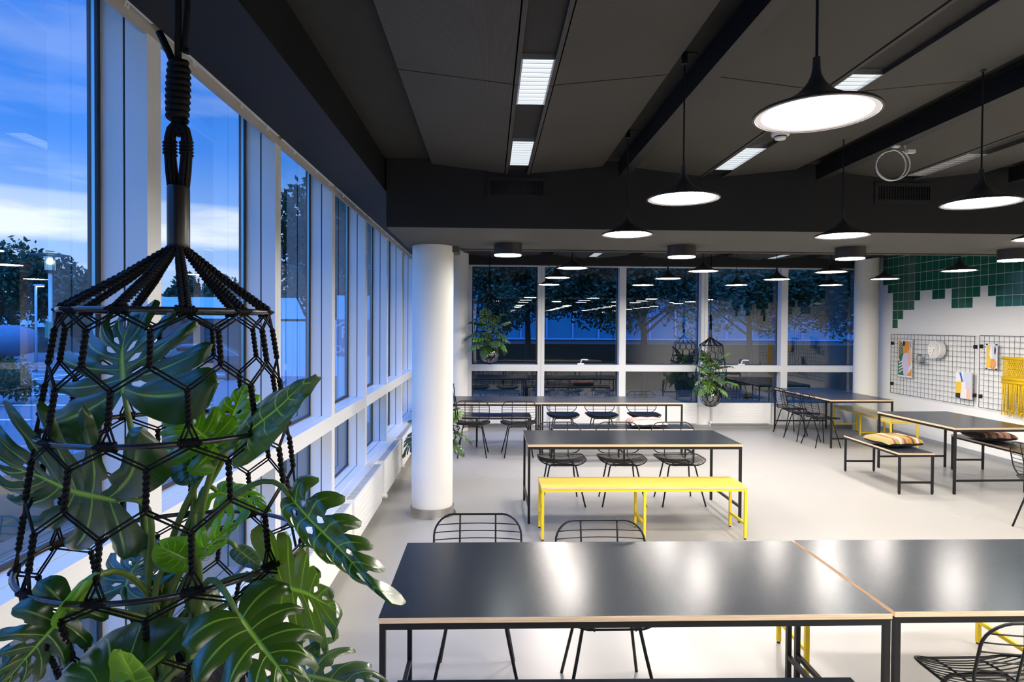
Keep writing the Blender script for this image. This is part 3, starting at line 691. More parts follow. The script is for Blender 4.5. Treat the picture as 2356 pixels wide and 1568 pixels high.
# ---------------------------------------------------------------- cushions
def cushion(w, dp, h, mat, label, loc, rz, tilt=0):
    n = 16; vs = []; fs = []
    def prof(u, v):
        e = max(0, (1 - u ** 4)) ** .5 * max(0, (1 - v ** 4)) ** .5
        return h / 2 * (e ** .85)
    def xy(u, v):
        k = 1 - .07 * (1 - abs(u) ** 2 * 1) * abs(v) ** 4; k2 = 1 - .07 * (1 - abs(v) ** 2) * abs(u) ** 4
        return (w / 2 * u * k2, dp / 2 * v * k)
    for sgn in (1, -1):
        for j in range(n + 1):
            for i in range(n + 1):
                u, v = -1 + 2 * i / n, -1 + 2 * j / n; x, y = xy(u, v)
                vs.append((x, y, h / 2 + sgn * prof(u, v) * (1.15 if sgn > 0 else .85) + .004 * sin(9 * u + 5 * v)))
    m = (n + 1) ** 2; top = []; bot = []
    for j in range(n):
        for i in range(n):
            a = j * (n + 1) + i; top.append((a, a + 1, a + n + 2, a + n + 1)); bot.append((m + a, m + a + n + 1, m + a + n + 2, m + a + 1))
    t = thing('cushion', label, 'cushion', loc, rz, 'kilim cushions on the benches')
    MB().add(vs[:m], top).build('front_cover', mat, t, smooth=True); MB().add(vs[m:], [tuple(i - m for i in f) for f in bot]).build('back_cover', 'cushback', t, smooth=True)
    return t
cushion(.50, .46, .115, 'kilim_yellow', 'yellow and orange striped cushion lying on the short black bench', (4.86, 7.33, .468), .12)
cushion(.46, .44, .11, 'kilim_red', 'dark red and tan striped cushion on the bench by the wall', (6.33, 7.68, .468), -.1)
cushion(.52, .40, .12, 'kilim_pink', 'pink and pale patterned cushion on the bench below the end windows', (2.20, 8.67, .468), .05)

# ---------------------------------------------------------------- radiators
def radiator(L_, label, loc, rz):
    t = thing('radiator', label, 'radiator', loc, rz, 'white panel radiators under the windows')
    h = L_ / 2
    b = MB().box(-.045, .04, -h, h, .09, .465)
    for q in range(7): z = .125 + q * .05; b.box(.04, .044, -h + .01, h - .01, z, z + .042)
    b.build('panel', 'radiator', t, bevel=.004)
    g = MB()
    for q in range(int(L_ / .03)): y = -h + .02 + q * .03; g.box(-.035, .03, y, y + .012, .4655, .4675)
    g.build('top_grille', 'skirt', t)
    v = MB().tube([(-.02, -h - .02, .12), (-.02, -h - .02, .03), (-.055, -h - .02, .03)], .009, 8).tube([(-.02, -h + .02, .12), (-.02, -h - .06, .12)], .012, 8).tube([(-.005, -h - .035, .115), (.075, -h - .035, .115)], .022, 12)
    v.build('valve', 'plastic', t)
    MB().box(-.06, -.045, -h * .6, -h * .6 + .04, .1, .44).box(-.06, -.045, h * .6, h * .6 + .04, .1, .44).build('bracket', 'plastic', t)
    return t
RL = [(2.42, 3.62, 'radiator behind the lowest monstera leaves'), (3.75, 4.96, 'radiator behind the drooping split leaf'), (5.06, 6.36, 'radiator under the window beside the white column, with a clear white valve'), (6.50, 7.68, 'radiator just past the column foot, under the long window wall'), (7.82, 9.1, 'radiator half hidden by the white column'), (9.25, 10.4, 'radiator of the long wall hidden beyond the column')]
for a, b, lab in RL: radiator(b - a, 'white ' + lab, (-1.122, (a + b) / 2, 0), 0)
for a, b, lab in ((-.3, .7, 'white radiator under the end window behind the column table'), (1.12, 2.33, 'white radiator behind the first padded chairs under the end window'), (2.40, 3.84, 'white radiator behind the pink cushion under the end window'), (4.13, 5.22, 'white radiator under the end window between the hanging plant and the wire chairs'), (5.72, 6.6, 'white radiator behind the corner table')):
    radiator(b - a, lab, ((a + b) / 2, YB - .064, 0), -pi / 2)

# ---------------------------------------------------------------- floor sockets and skirting
def floor_box(x, y, r, label, ring):
    t = thing('floor_socket_cover', label, 'floor cover', (x, y, .0005), 0, 'round covers set in the floor')
    MB().lathe([(0, .001), (r - .004, .001)], n=48).build('lid', M['floor'], t)
    MB().lathe([(r - .005, .0015), (r, .0018), (r + .002, .0)], n=48).build('rim', 'skirt', t)
    if ring: MB().box(-.03, .05, -r + .01, -r + .022, .0015, .004).build('latch', 'skirt', t)
for x, y, r, lab, ring in ((.10, 7.95, .29, 'large faint round floor cover between the column and the middle table', 0), (3.26, 7.96, .31, 'large faint round floor cover beyond the end of the middle table', 0), (6.42, 7.95, .30, 'large round floor cover under the table by the wall', 0),
                           (4.81, 6.11, .145, 'shiny rimmed round floor socket in the open floor', 1), (.0, 6.15, .15, 'rimmed round floor socket seen through the front chair back', 1), (4.79, 10.2, .14, 'small rimmed floor socket by the corner chairs', 1), (.08, 10.12, .14, 'small rimmed floor socket under the chair next to the column', 1)):
    floor_box(x, y, r, lab, ring)
o = MB().box(XR - .014, XR, YR, YB, 0, .065).build('baseboard_right', 'skirt'); struct(o)
o = MB().box(-1.19, -1.178, YR, YB, 0, .05).build('baseboard_left', 'skirt'); struct(o)
o = MB().box(-1.19, XR, YB - .012, YB, 0, .05).build('baseboard_back', 'skirt'); struct(o)

# ---------------------------------------------------------------- green tiles on the wall
bott = [0, 1, 5, 4, 3, 3, 2, 1, 1, 2, 2, 1, 3, 3, 3, 2, 1, 2, 3, 3, 3, 3, 2, 2, 3, 1, 1, 2, 4, 3, 2, 2, 1, 1, 2, 3, 3, 2, 1, 1, 2, 3, 2, 1]
tl = MB(); tw, th = .1425, .157; zr0 = 1.872 + 5 * th; y = 10.945 + 2 * tw
for c, bk in enumerate(bott):
    ya, yb = y - (c + 1) * tw, y - c * tw
    for r in range(-5, bk + 1):
        z0 = zr0 - r * th; z1 = min(z0 + th, ZC)
        if z1 - z0 < .02: continue
        tl.box(XR - .0085, XR, ya + .004, yb - .004, z0 + .004, z1 - .004, 0)
    zb = zr0 - bk * th; tl.box(XR - .006, XR, ya, yb, zb, ZC, 1)
o = tl.build('trim_3', ['tile', 'grout']); struct(o, 'stepped field of glossy green square tiles')

# ---------------------------------------------------------------- wire grids and what hangs on them
XG = XR - .045
def grid(y0, y1, z0, z1, label):
    t = thing('wire_grid_panel', label, 'wire grid', (XG, (y0 + y1) / 2, (z0 + z1) / 2), 0, 'black wire grids on the white wall')
    w, h = (y1 - y0) / 2, (z1 - z0) / 2; m = MB()
    nx, nz = 22, 13
    for i in range(nx + 1): y = -w + 2 * w * i / nx; r = .0042 if i in (0, nx) else .0026; m.tube([(0, y, -h), (0, y, h)], r, 5)
    for i in range(nz + 1): z = -h + 2 * h * i / nz; r = .0042 if i in (0, nz) else .0026; m.tube([(.004, -w, z), (.004, w, z)], r, 5)
    m.build('wires', 'black', t)
    for sy in (-1, 1):
        for z in (-h + .16, h - .16): MB().box(-.010, .0445, sy * (w - .008) - .006, sy * (w - .008) + .006, z - .028, z + .028).build('wall_clip', 'black', t)
grid(8.99, 10.915, .725, 1.765, 'black wire grid holding the clock and the tall poster')
grid(6.98, 8.895, .725, 1.775, 'black wire grid holding the yellow woven hanging')
XH = XG - .012
def poly(m, pts, mi, lift): m.add([(lift, a, b) for a, b in pts], [tuple(range(len(pts)))], mi)
def ell(cy, cz, ry, rz_, a0=0, a1=360, n=16): return [(cy + ry * cos(radians(a0 + (a1 - a0) * i / n)), cz + rz_ * sin(radians(a0 + (a1 - a0) * i / n))) for i in range(n + 1)]
# tall poster (y to the viewer's left is +y)
t = thing('poster', 'tall poster of plant leaves and curved shapes clipped to the wire grid', 'poster', (XH, 10.52, 1.355))
w, h = .185, .315
MB().box(0, .002, -w, w, -h, h).build('sheet', 'paper', t)
m = MB()
poly(m, [(w - .01, h - .01), (w - .01, -h + .29), (.06, -h + .30), (.02, .12), (.10, h - .01)], 0, -.0010)
poly(m, ell(-.02, .18, .10, .12), 1, -.0013); poly(m, ell(.105, .10, .055, .17), 2, -.0016)
poly(m, ell(-.03, -.06, .11, .16), 3, -.0019); poly(m, ell(-.125, .02, .05, .15), 4, -.0021)
poly(m, [(w - .005, -h + .27), (.05, -h + .26), (.02, -h + .02), (w - .005, -h + .02)], 2, -.0015)
for q in range(4): poly(m, [(.16, -h + .05 + q * .055), (.155, -h + .075 + q * .055), (.05, -h + .13 + q * .05), (.045, -h + .11 + q * .05)], 5, -.0024)
poly(m, ell(-.03, -.22, .07, .10), 3, -.0023); poly(m, [(-w + .01, -h + .02), (-.06, -h + .02), (-w + .01, -.16)], 1, -.0026)
poly(m, [(-.02, h - .01), (-w + .01, h - .01), (-w + .01, .12), (-.10, .16)], 5, -.0011)
for q in range(4): poly(m, [(-.06 - q * .03, h - .02), (-.07 - q * .03, h - .02), (-.15, .20 - q * .015), (-.155, .21 - q * .015)], 6, -.0028)
for q in range(4): poly(m, [(.17, .03 + q * .05), (.168, .04 + q * .05), (.07, .12 + q * .045), (.072, .11 + q * .045)], 5, -.003)
poly(m, ell(.03, h - .06, .035, .045), 6, -.0027)
m.build('print', ['c_orange', 'c_orange', 'c_green', 'c_lilac', 'c_peach', 'c_white', 'c_black'], t)
for z in (-h - .012, h): MB().box(-.006, .006, -w - .01, w + .005, z, z + .011).build('hanger_bar', 'c_cream', t)
# clock
t = thing('wall_clock', 'round white clock with deep drum case on the wire grid', 'clock', (XH + .005, 9.70, 1.535))
cm = MB(); R = .138; n = 48; prof = [(.0, R), (-.095, R), (-.10, R - .006), (-.098, R - .012), (-.055, 0)]
vs = []; fs = []
for x, r in prof:
    for k in range(n): a = 2 * pi * k / n; vs.append((x, r * cos(a), r * sin(a)))
for i in range(len(prof) - 1):
    for k in range(n): fs.append((i * n + k, i * n + (k + 1) % n, (i + 1) * n + (k + 1) % n, (i + 1) * n + k))
o = cm.add(vs, fs).build('case', 'plastic', t); smooth_angle(o, 35)
tk = MB()
for k in range(12):
    a = 2 * pi * k / 12
    def rp(r, s): return (-.0555 - .043 * r / (R - .012) - .001, r * cos(a) - s * sin(a), r * sin(a) + s * cos(a))
    tk.add([rp(.085, -.0025), rp(.12, -.0025), rp(.12, .0025), rp(.085, .0025)], [(0, 1, 2, 3)])
tk.build('hour_marks', 'c_black', t)
MB().tube([(-.10, 0, 0), (-.098, .035, -.10)], .003, 5).tube([(-.10, 0, 0), (-.098, .018, -.055)], .004, 5).tube([(-.055, 0, 0), (-.104, 0, 0)], .004, 6).build('hands', 'c_orange', t)
# small shelf and pot
t = thing('wire_shelf', 'small dark wire shelf hooked on the grid under a potted succulent', 'shelf', (XH, 10.07, 1.315))
MB().box(-.10, 0, -.12, .12, -.004, 0).tube([(-.10, -.12, .0), (0, -.12, .06)], .003, 5).tube([(-.10, .12, .0), (0, .12, .06)], .003, 5).build('plate', 'black', t)
t = thing('potted_succulent', 'tiny green succulent in a grey metal pot on the small shelf', 'potted plant', (XH - .052, 10.085, 1.3155))
MB().lathe([(0, 0), (.036, 0), (.043, .11), (.038, .11), (.034, .09), (0, .09)], n=24).build('pot', 'steel', t, smooth=False)
su = MB()
for q in range(14):
    a = q * 2.4; r = .012 + .026 * (q / 14); su.tube([(0, 0, .09), (r * cos(a) * .6, r * sin(a) * .6, .115), (r * cos(a) * 1.2, r * sin(a) * 1.2, .128 - .01 * q / 14)], [.006, .009, .002], 6)
su.build('rosette', 'bushleaf', t, smooth=True)
# canvas
t = thing('canvas_picture', 'small square-shape colour canvas with yellow, blue and coral blocks on the grid', 'picture', (XH - .005, 9.145, 1.02))
MB().box(-.03, 0, -.15, .15, -.20, .20).build('canvas', 'canvas', t, bevel=.003)
m = MB()
poly(m, [(.148, -.07), (.148, .05), (.03, .05), (.03, -.06), (.05, -.09)], 0, -.0308); poly(m, [(.148, -.13), (.148, -.198), (.05, -.198), (.05, -.12)], 1, -.0309)
poly(m, [(.04, .19), (.075, .19), (.03, .05), (.0, .05)], 2, -.031); poly(m, [(.148, -.07), (.03, -.08), (.04, -.12), (.148, -.13)], 0, -.0307)
poly(m, [(-.148, .05), (0, .05), (-.01, .195), (-.148, .195)], 3, -.0306); poly(m, [(.035, .05), (-.05, .05), (-.05, -.198), (.045, -.198)], 4, -.0305)
poly(m, [(-.07, -.05), (-.148, -.05), (-.148, -.198), (-.07, -.198)], 5, -.0311); poly(m, [(-.05, .05), (-.148, .05), (-.148, -.05), (-.05, -.05)], 6, -.031)
m.build('print', ['c_yellow', 'c_black', 'c_blue', 'c_pale', 'c_white', 'c_peach', 'c_lilac'], t)
# small print on second grid
t = thing('art_print', 'small print with orange leaf and blue shapes clipped to the grid by the woven hanging', 'picture', (XH, 8.66, 1.475))
MB().box(0, .003, -.10, .10, -.175, .175).build('sheet', 'paper', t)
m = MB()
poly(m, [(.09, .16), (.02, .165), (.05, .02), (.09, .0)], 0, -.001); poly(m, [(.0, .165), (-.085, .165), (-.085, -.10), (-.02, -.02)], 1, -.0012)
poly(m, ell(-.02, -.10, .065, .075), 2, -.0014); poly(m, [(.09, -.16), (.09, .0), (.05, .03), (-.0, -.05), (.03, -.16)], 0, -.0016); poly(m, ell(-.06, .09, .015, .06), 3, -.0018)
for q in range(5): poly(m, [(-.02, -.165), (-.025, -.165), (-.08 + q * .03, -.06), (-.075 + q * .03, -.055)], 4, -.002)
m.build('print', ['c_yellow', 'c_pale', 'c_orange', 'c_black', 'c_peach'], t)
for a in (-.085, .085):
    for b in (-.175, .175): MB().box(-.006, .0, a - .015, a + .015, b - .01, b + .01).build('clip', 'c_black', t)
# yellow woven hanging
t = thing('woven_wall_hanging', 'yellow woven wall hanging with long knotted fringe on the grid', 'wall hanging', (XH - .02, 8.0, 1.42))
w = .44
MB().tube([(0, -w, .05), (0, w, .05)], .022, 10).tube([(0, -w - .0, -.235), (0, w, -.235)], .024, 10).tube([(-.004, -w, -.28), (-.004, w, -.28)], .022, 10).build('bar', 'yarn', t, smooth=True)
m = MB(); r = random.Random(3)
for q in range(60): y = -w + 2 * w * (q + .5) / 60; m.tube([(0, y + .006 * sin(k * 2.2 + q % 2 * 3), .04 - .27 * k / 10) for k in range(11)], .0045, 5)
for q in range(9): z = .02 - q * .028; m.tube([(-.004, -w + 2 * w * k / 60, z + .006 * (k % 2)) for k in range(61)], .004, 4)
m.build('woven_panel', 'yarn', t, smooth=True)
m = MB()
for q in range(110):
    y = -w + 2 * w * (q + .5) / 110; ln = .42 + r.uniform(-.03, .06); x0 = r.uniform(-.02, .012); dy = r.uniform(-.02, .02)
    m.tube([(x0 * .5, y, -.27), (x0, y + dy * .3, -.27 - ln * .4), (x0, y + dy, -.27 - ln)], .0042, 5); c = Vector((x0, y + dy, -.27 - ln))
    m.tube([c + Vector((0, 0, .01)), c, c - Vector((0, 0, .012))], [.004, .0095, .003], 5)
o = m.build('fringe', 'yarn', t, smooth=True); o['kind'] = 'stuff'

# ---------------------------------------------------------------- hanging planters
PC = Vector((-.690, 1.38, 0))         # axis of the big planter; z values below are world heights of the first one
NR = 11; PH = atan2(-1.38, .69) + radians(7.)
def ang(k): return PH + 2 * pi * k / NR
def pol(r, a, z): return Vector((r * cos(a), r * sin(a), z))
def braid(m, pts, rad, strands, turns, rs, n=5):
    pts = [Vector(p) for p in pts]; ln = [0]
    for i in range(1, len(pts)): ln.append(ln[-1] + (pts[i] - pts[i - 1]).length)
    T = ln[-1]; steps = max(6, int(turns * 9))
    def at(s):
        for i in range(1, len(pts)):
            if s <= ln[i] + 1e-9: f = (s - ln[i - 1]) / max(1e-9, ln[i] - ln[i - 1]); return pts[i - 1].lerp(pts[i], f), (pts[i] - pts[i - 1]).normalized()
        return pts[-1], (pts[-1] - pts[-2]).normalized()
    for s_ in range(strands):
        path = []
        for i in range(steps + 1):
            p, t = at(T * i / steps); u = t.cross(Vector((.3, .2, 1)) if abs(t.z) < .95 else Vector((1, .2, 0))).normalized(); w = t.cross(u)
            a = 2 * pi * (turns * i / steps + s_ / strands); path.append(p + u * cos(a) * rad + w * sin(a) * rad)
        m.tube(path, rs, n)
def pair(m, a, b, r=.0021, off=.0035):
    d = (b - a); s = d.cross(Vector((a.x, a.y, 0))).normalized() * off if Vector((a.x, a.y, 0)).length > 1e-4 else Vector((off, 0, 0))
    m.tube([a + s, b + s], r, 5); m.tube([a - s, b - s], r, 5)
def make_hanger(loc, label):
    """origin at the globe centre height (world z 1.0 for the first)"""
    t = thing('hanging_planter_net', label, 'plant hanger', loc, 0, 'knotted black cord plant hangers')
    Z = lambda z: z - 1.0
    h1, h2, h3 = (.200, 1.906), (.238, 1.657), (.272, 1.389)
    for r, z in (h1, h2, h3):
        ho = MB().tube([pol(r, 2 * pi * k / 72, Z(z)) for k in range(72)], .0055, 8, closed=True).build('hoop', 'ringmetal', t, smooth=True)
    n = MB(); w = n
    for (r, z), off in ((h1, 0), (h2, 0), (h3, 0)):
        for k in range(NR):
            a0 = ang(k); span = .018 / r
            w.tube([pol(r + .0085 * cos(q * 2.1), a0 - span + 2 * span * q / 21, Z(z) + .0085 * sin(q * 2.1)) for q in range(22)], .0032, 5)
    def section(ra, za, rb, zb):
        zs = [za - .006, za - .15 * (za - zb), za - .43 * (za - zb), za - .60 * (za - zb), za - .86 * (za - zb), zb + .006]
        rr = lambda z: ra + (rb - ra) * (za - z) / (za - zb)
        for k in range(NR):
            A, Hf = ang(k), ang(k + .5)
            tA, bA = pol(rr(zs[1]), Hf, Z(zs[1])), pol(rr(zs[2]), Hf, Z(zs[2]))
            for kk in (0, 1): pair(n, pol(rr(zs[0]), ang(k + kk), Z(zs[0])), tA)
            braid(n, [tA, bA], .0032, 2, 3.5, .0035)
            tB, bB = pol(rr(zs[3]), A, Z(zs[3])), pol(rr(zs[4]), A, Z(zs[4]))
            for kk in (-.5, .5): pair(n, pol(rr(zs[2]), ang(k + kk), Z(zs[2])), tB)
            braid(n, [tB, bB], .0032, 2, 3.5, .0035)
            pair(n, bB, pol(rr(zs[5]), A + .05, Z(zs[5]))); pair(n, bB, pol(rr(zs[5]), A - .05, Z(zs[5])))
    section(*h1, *h2); section(*h2, *h3); section(*h3, .19, 1.12)
    # hexagon net round the globe
    R = .186
    def sp(a, el): return Vector((R * cos(el) * cos(a), R * cos(el) * sin(a), R * sin(el)))
    els = [radians(q) for q in (38, 22, 2, -14, -34, -50, -66)]
    for k in range(NR):
        for q in range(0, 6, 2):
            off = 0 if q % 4 == 0 else .5
            a, b = sp(ang(k + off), els[q]), sp(ang(k + off), els[q + 1]); n.tube([a, b], .0042, 5)
            for s in (-.5, .5): n.tube([b, sp(ang(k + off + s), els[q + 2])], .0036, 5)
        n.tube([sp(ang(k + .5), els[6]), Vector((0, 0, -R))], .004, 5)
    n.build('cord_net', 'rope', t, smooth=True)
    apex = Vector((.015, 0, Z(2.035)))
    for k in range(NR):
        c = MB(); a = ang(k)
        e = pol(h1[0], a, Z(h1[1]) + .006); s0 = apex + pol(.014, a, .01)
        mid = s0.lerp(e, .5) + Vector((0, 0, -.004))
        sd = Vector((-sin(a), cos(a), 0)) * .0052
        for sg in (-1, 1): braid(c, [s0 + sd * sg * .5, mid + sd * sg, e + sd * sg], .0032, 2, 11, .0036)
        c.build('suspension_cord', 'rope', t, smooth=True)
    ax = Vector((.016, 0, 0))
    o = MB().lathe([(.0, .008), (.0195, .008), (.0225, .005), (.0225, .0), (.0225, .128), (.021, .131), (.018, .131), (0, .128)][2:], (ax.x, 0, Z(2.045)), 28).build('sleeve', 'sleeve', t, smooth=False); smooth_angle(o)
    b = MB()
    for sg in (-1, 1):
        for q in range(9):
            a = q * 2 * pi / 9; dx, dy = .0085 * cos(a), .0085 * sin(a)
            b.tube([(ax.x + sg * .011 + dx, dy, Z(2.17)), (ax.x + sg * .0140 + dx * 1.1, dy * 1.1, Z(2.205)), (ax.x + sg * .0175 + dx, dy, Z(2.245)), (ax.x + sg * .0175 + dx * .95, dy, Z(2.28)), (ax.x + sg * .013 + dx * .9, dy, Z(2.300)), (ax.x + sg * .003 + dx * .7, dy, Z(2.312))], .0036, 5)
        b.tube([(ax.x + sg * .0172 + .0130 * cos(q * .7), .0130 * sin(q * .7), Z(2.243) + .0008 * q) for q in range(40)], .0024, 5)
    b.build('cord_loop', 'rope', t, smooth=True)
    kn = MB()
    kn.tube([(ax.x + (.0160 + .003 * sin(pi * q / 90)) * cos(q * 2 * pi / 10) + .001 * (q / 9 - 5) * .4, .0165 * sin(q * 2 * pi / 10), Z(2.318) + .0135 * q / 10) for q in range(91)], .0079, 6)
    kn.tube([(ax.x, 0, Z(2.45)), (ax.x, 0, Z(2.295)), (ax.x + .006, 0, Z(2.288))], .010, 8)
    kn.build('coil_knot', 'rope', t, smooth=True)
    return t, Z
hang, ZF = make_hanger((PC.x, PC.y, 1.0), 'big knotted black cord plant hanger with three hoops in front of the windows')
def ropes(t, top, tail):
    Z = lambda z: z - 1.0
    m = MB().tube([(.016, 0, Z(2.43)), (.016, .0, Z(2.58)), (.017, 0, top)], .0075, 8)
    if tail: m.tube([(.010, 0, Z(2.43)), (-.004, 0, Z(2.465)), (-.022, -.004, Z(2.505))], .0078, 8); m.tube([(.038, .0, top), (.036, 0, Z(2.56)), (.029, 0, Z(2.472)), (.0265, 0, Z(2.468)), (.033, .0, Z(2.464)), (.0335, .0, Z(2.472))], .006, 7)
    m.build('hanging_rope', 'rope', t, smooth=True)
def make_globe(loc, label):
    t = thing('glass_globe_pot', label, 'plant pot', loc, 0, 'dark glass globe pots held in the cord nets')
    R = .176; n0 = 14
    prof = [(R * cos(-pi / 2 + (pi / 2 + radians(40)) * i / n0), R * sin(-pi / 2 + (pi / 2 + radians(40)) * i / n0)) for i in range(n0 + 1)]
    o = MB().lathe(prof, n=48).build('globe', 'globe', t, smooth=True)
    r, z = prof[-1]
    MB().tube([(r * cos(2 * pi * k / 48), r * sin(2 * pi * k / 48), z) for k in range(48)], .0035, 6, closed=True).build('rim', 'globe', t, smooth=True)
    # earth inside
    R2 = .165
    pr = [(R2 * cos(-pi / 2 + (pi / 2 + radians(22)) * i / 10), R2 * sin(-pi / 2 + (pi / 2 + radians(22)) * i / 10)) for i in range(11)] + [(.10, .075), (.05, .085), (0, .088)]
    MB().lathe(pr, n=40).build('earth', 'soil', t, smooth=True)
    return t
globe = make_globe((PC.x, PC.y, 1.0), 'clear globe pot at the bottom edge of the picture below the big plant')

def leaf_mesh(Ln, W, seed, curl, fold, slit=1, nu=16, nw=6):
    """monstera blade made of curved lobes: base at origin, tip along +Y, normal +Z; uv.x = signed distance from midrib, uv.y = lobe position"""
    r = random.Random(seed); m = MB(); uvs = []
    nl = 6
    ss = lambda t: (lambda q: q * q * (3 - 2 * q))(max(0., min(1., t)))
    def dirn(v): return radians(-58 + 128 * v ** .72)
    def half(v): return W * (.80 + .62 * v - 1.05 * v * v) if slit else W * (.92 * sin(pi * min(1, .16 + .84 * v) ** .8) ** .6 + .02)
    def P(sd, v, u):
        h = half(v); a = dirn(v) + .45 * u * (1 if slit else .4)
        x = sd * u * h * cos(a); y = Ln * v * .90 + u * h * sin(a)
        if v > .82: k = (v - .82) / .18; x *= 1 - .55 * k * u; y += .10 * Ln * k * (1 - .4 * u)
        z = -curl * Ln * .5 * max(0, y / Ln) ** 1.7 + fold * abs(x) - .75 * fold * x * x / max(W, 1e-4)
        z += -.16 * Ln * (u ** 3) * (1 if slit in (1, 2) else .45) + .012 * Ln * sin(7 * x / W + seed) + .010 * Ln * sin(9 * y / Ln + 2 * seed)
        return x, y * (1 - .08 * abs(curl)), z
    for sd in (-1, 1):
        bnd = [0.] + [(i / nl) * .97 + r.uniform(-.015, .015) for i in range(1, nl)] + [1.]
        cut = []
        for i in range(nl + 1):
            if slit == 0 or i in (0, nl): cut.append((9., 0., 0.))
            elif slit == 3: cut.append((r.uniform(.72, .9), .30, .5 if r.random() < .6 else 0.))
            else: cut.append((r.uniform(.30, .55) if r.random() < .85 else .9, r.uniform(.30, .55) if slit == 2 else r.uniform(.16, .32), .42 if r.random() < .5 else 0.))
        for i in range(nl):
            a0, a1 = bnd[i], bnd[i + 1]; c, hw = (a0 + a1) / 2, (a1 - a0) / 2; base = len(m.v)
            ln = r.uniform(.90, 1.04) if slit else 1.
            for q in range(nu + 1):
                u = (q / nu) ** .85
                for k in range(-nw, nw + 1):
                    w = k / nw; wid = 1.
                    u0, gap, hole = cut[i] if w < 0 else cut[i + 1]
                    if u > u0: wid -= gap * ss((u - u0) / .22)
                    if hole: wid -= hole * max(0, 1 - ((u - .22) / .075) ** 2) ** .5 if abs(u - .22) < .075 else 0
                    uu = u * ln
                    if slit and u > .70:
                        rnd_ = (u - .70) / .30; end = (i == 0 and w < 0) or (i == nl - 1 and w > 0)
                        e = sqrt(max(0., 1 - rnd_ ** 2.2)) if (u0 < 1 or end) else 1. - .12 * rnd_
                        wid *= e
                    v = c + w * hw * wid
                    x, y, z = P(sd, v, uu); z += .055 * Ln * (1 - w * w) * u * (1 if slit else .25) * (.5 if i % 2 else 1)
                    m.v.append((x, y, z)); uvs.append((sd * uu, (i + .5 + .5 * w) / nl))
            n_ = 2 * nw + 1
            for q in range(nu):
                for k in range(n_ - 1):
                    a, b, d, e_ = base + q * n_ + k, base + q * n_ + k + 1, base + (q + 1) * n_ + k + 1, base + (q + 1) * n_ + k
                    m.f.append((a, e_, d, b) if sd > 0 else (a, b, d, e_)); m.mi.append(0)
    ym = max(p[1] for p in m.v); k = min(1., Ln / ym) if ym > 0 else 1.
    m.v = [(x, y * k if y > 0 else y, z) for x, y, z in m.v]
    m.uv = uvs
    return m
CAMP = Vector((0, 0, H))
# leaf table: base, tip, side points in world metres (measured), curl, fold, slit, material
LEAVES = [
    ((-0.779,1.360,1.730), (-0.818,1.400,1.928), (-0.611,1.330,1.784), 0.18, 0.22, 2, 'leaf_dark'),
    ((-0.761,1.300,1.518), (-1.007,1.240,1.602), (-0.724,1.200,1.678), 0.2, 0.2, 2, 'leaf_dark'),
    ((-0.518,1.300,1.632), (-0.337,1.200,1.792), (-0.467,1.300,1.733), 0.1, 0.35, 0, 'leaf_mid'),
    ((-0.579,1.360,1.615), (-0.699,1.380,1.704), (-0.604,1.420,1.694), 0.15, 0.25, 1, 'leaf_light'),
    ((-0.582,1.400,1.620), (-0.584,1.500,1.761), (-0.519,1.450,1.700), 0.2, 0.25, 1, 'leaf_light'),
    ((-0.397,1.260,1.535), (-0.170,1.060,1.402), (-0.235,1.140,1.501), 0.08, 0.2, 1, 'leaf_mid'),
    ((-0.437,1.100,1.373), (-0.284,1.000,1.269), (-0.310,1.120,1.349), 0.15, 0.18, 2, 'leaf_mid'),
    ((-0.434,1.300,1.341), (-0.248,1.180,1.344), (-0.379,1.280,1.224), 0.15, 0.15, 2, 'leaf_mid_b'),
    ((-0.401,1.200,1.215), (-0.176,1.100,1.247), (-0.299,1.220,1.271), 0.25, 0.2, 2, 'leaf_silver'),
    ((-0.589,1.050,1.291), (-0.719,1.000,1.287), (-0.750,1.200,1.299), 0.35, 0.15, 0, 'leaf_mid'),
    ((-0.570,1.040,1.260), (-0.586,1.020,1.364), (-0.620,1.050,1.298), 0.1, 0.3, 0, 'leaf_light_b'),
    ((-0.753,1.150,1.369), (-0.841,1.080,1.240), (-0.833,1.100,1.360), 0.15, 0.2, 2, 'leaf_dark'),
    ((-0.750,1.140,1.366), (-0.703,1.100,1.469), (-0.732,1.170,1.394), 0.5, 0.4, 0, 'leaf_light_b'),
    ((-0.790,1.380,1.304), (-0.778,1.440,1.400), (-0.689,1.360,1.346), 0.2, 0.2, 1, 'leaf_dark'),
    ((-0.624,1.300,1.392), (-0.477,1.260,1.491), (-0.551,1.310,1.411), 0.1, 0.2, 1, 'leaf_light'),
    ((-0.608,1.280,1.404), (-0.648,1.240,1.442), (-0.640,1.280,1.375), 0.2, 0.25, 0, 'leaf_light'),
    ((-0.609,1.420,1.504), (-0.478,1.360,1.500), (-0.564,1.440,1.523), 0.2, 0.2, 1, 'leaf_light'),
    ((-0.638,1.360,1.593), (-0.629,1.320,1.548), (-0.593,1.340,1.580), 0.2, 0.2, 0, 'leaf_dark'),
    ((-0.542,1.360,1.395), (-0.471,1.320,1.372), (-0.505,1.360,1.395), 0.2, 0.2, 0, 'leaf_silver'),
    ((-0.487,1.360,1.316), (-0.486,1.420,1.407), (-0.431,1.360,1.368), 0.2, 0.2, 1, 'leaf_dark'),
    ((-0.606,1.380,1.255), (-0.639,1.360,1.313), (-0.610,1.400,1.296), 0.3, 0.3, 0, 'leaf_silver'),
]
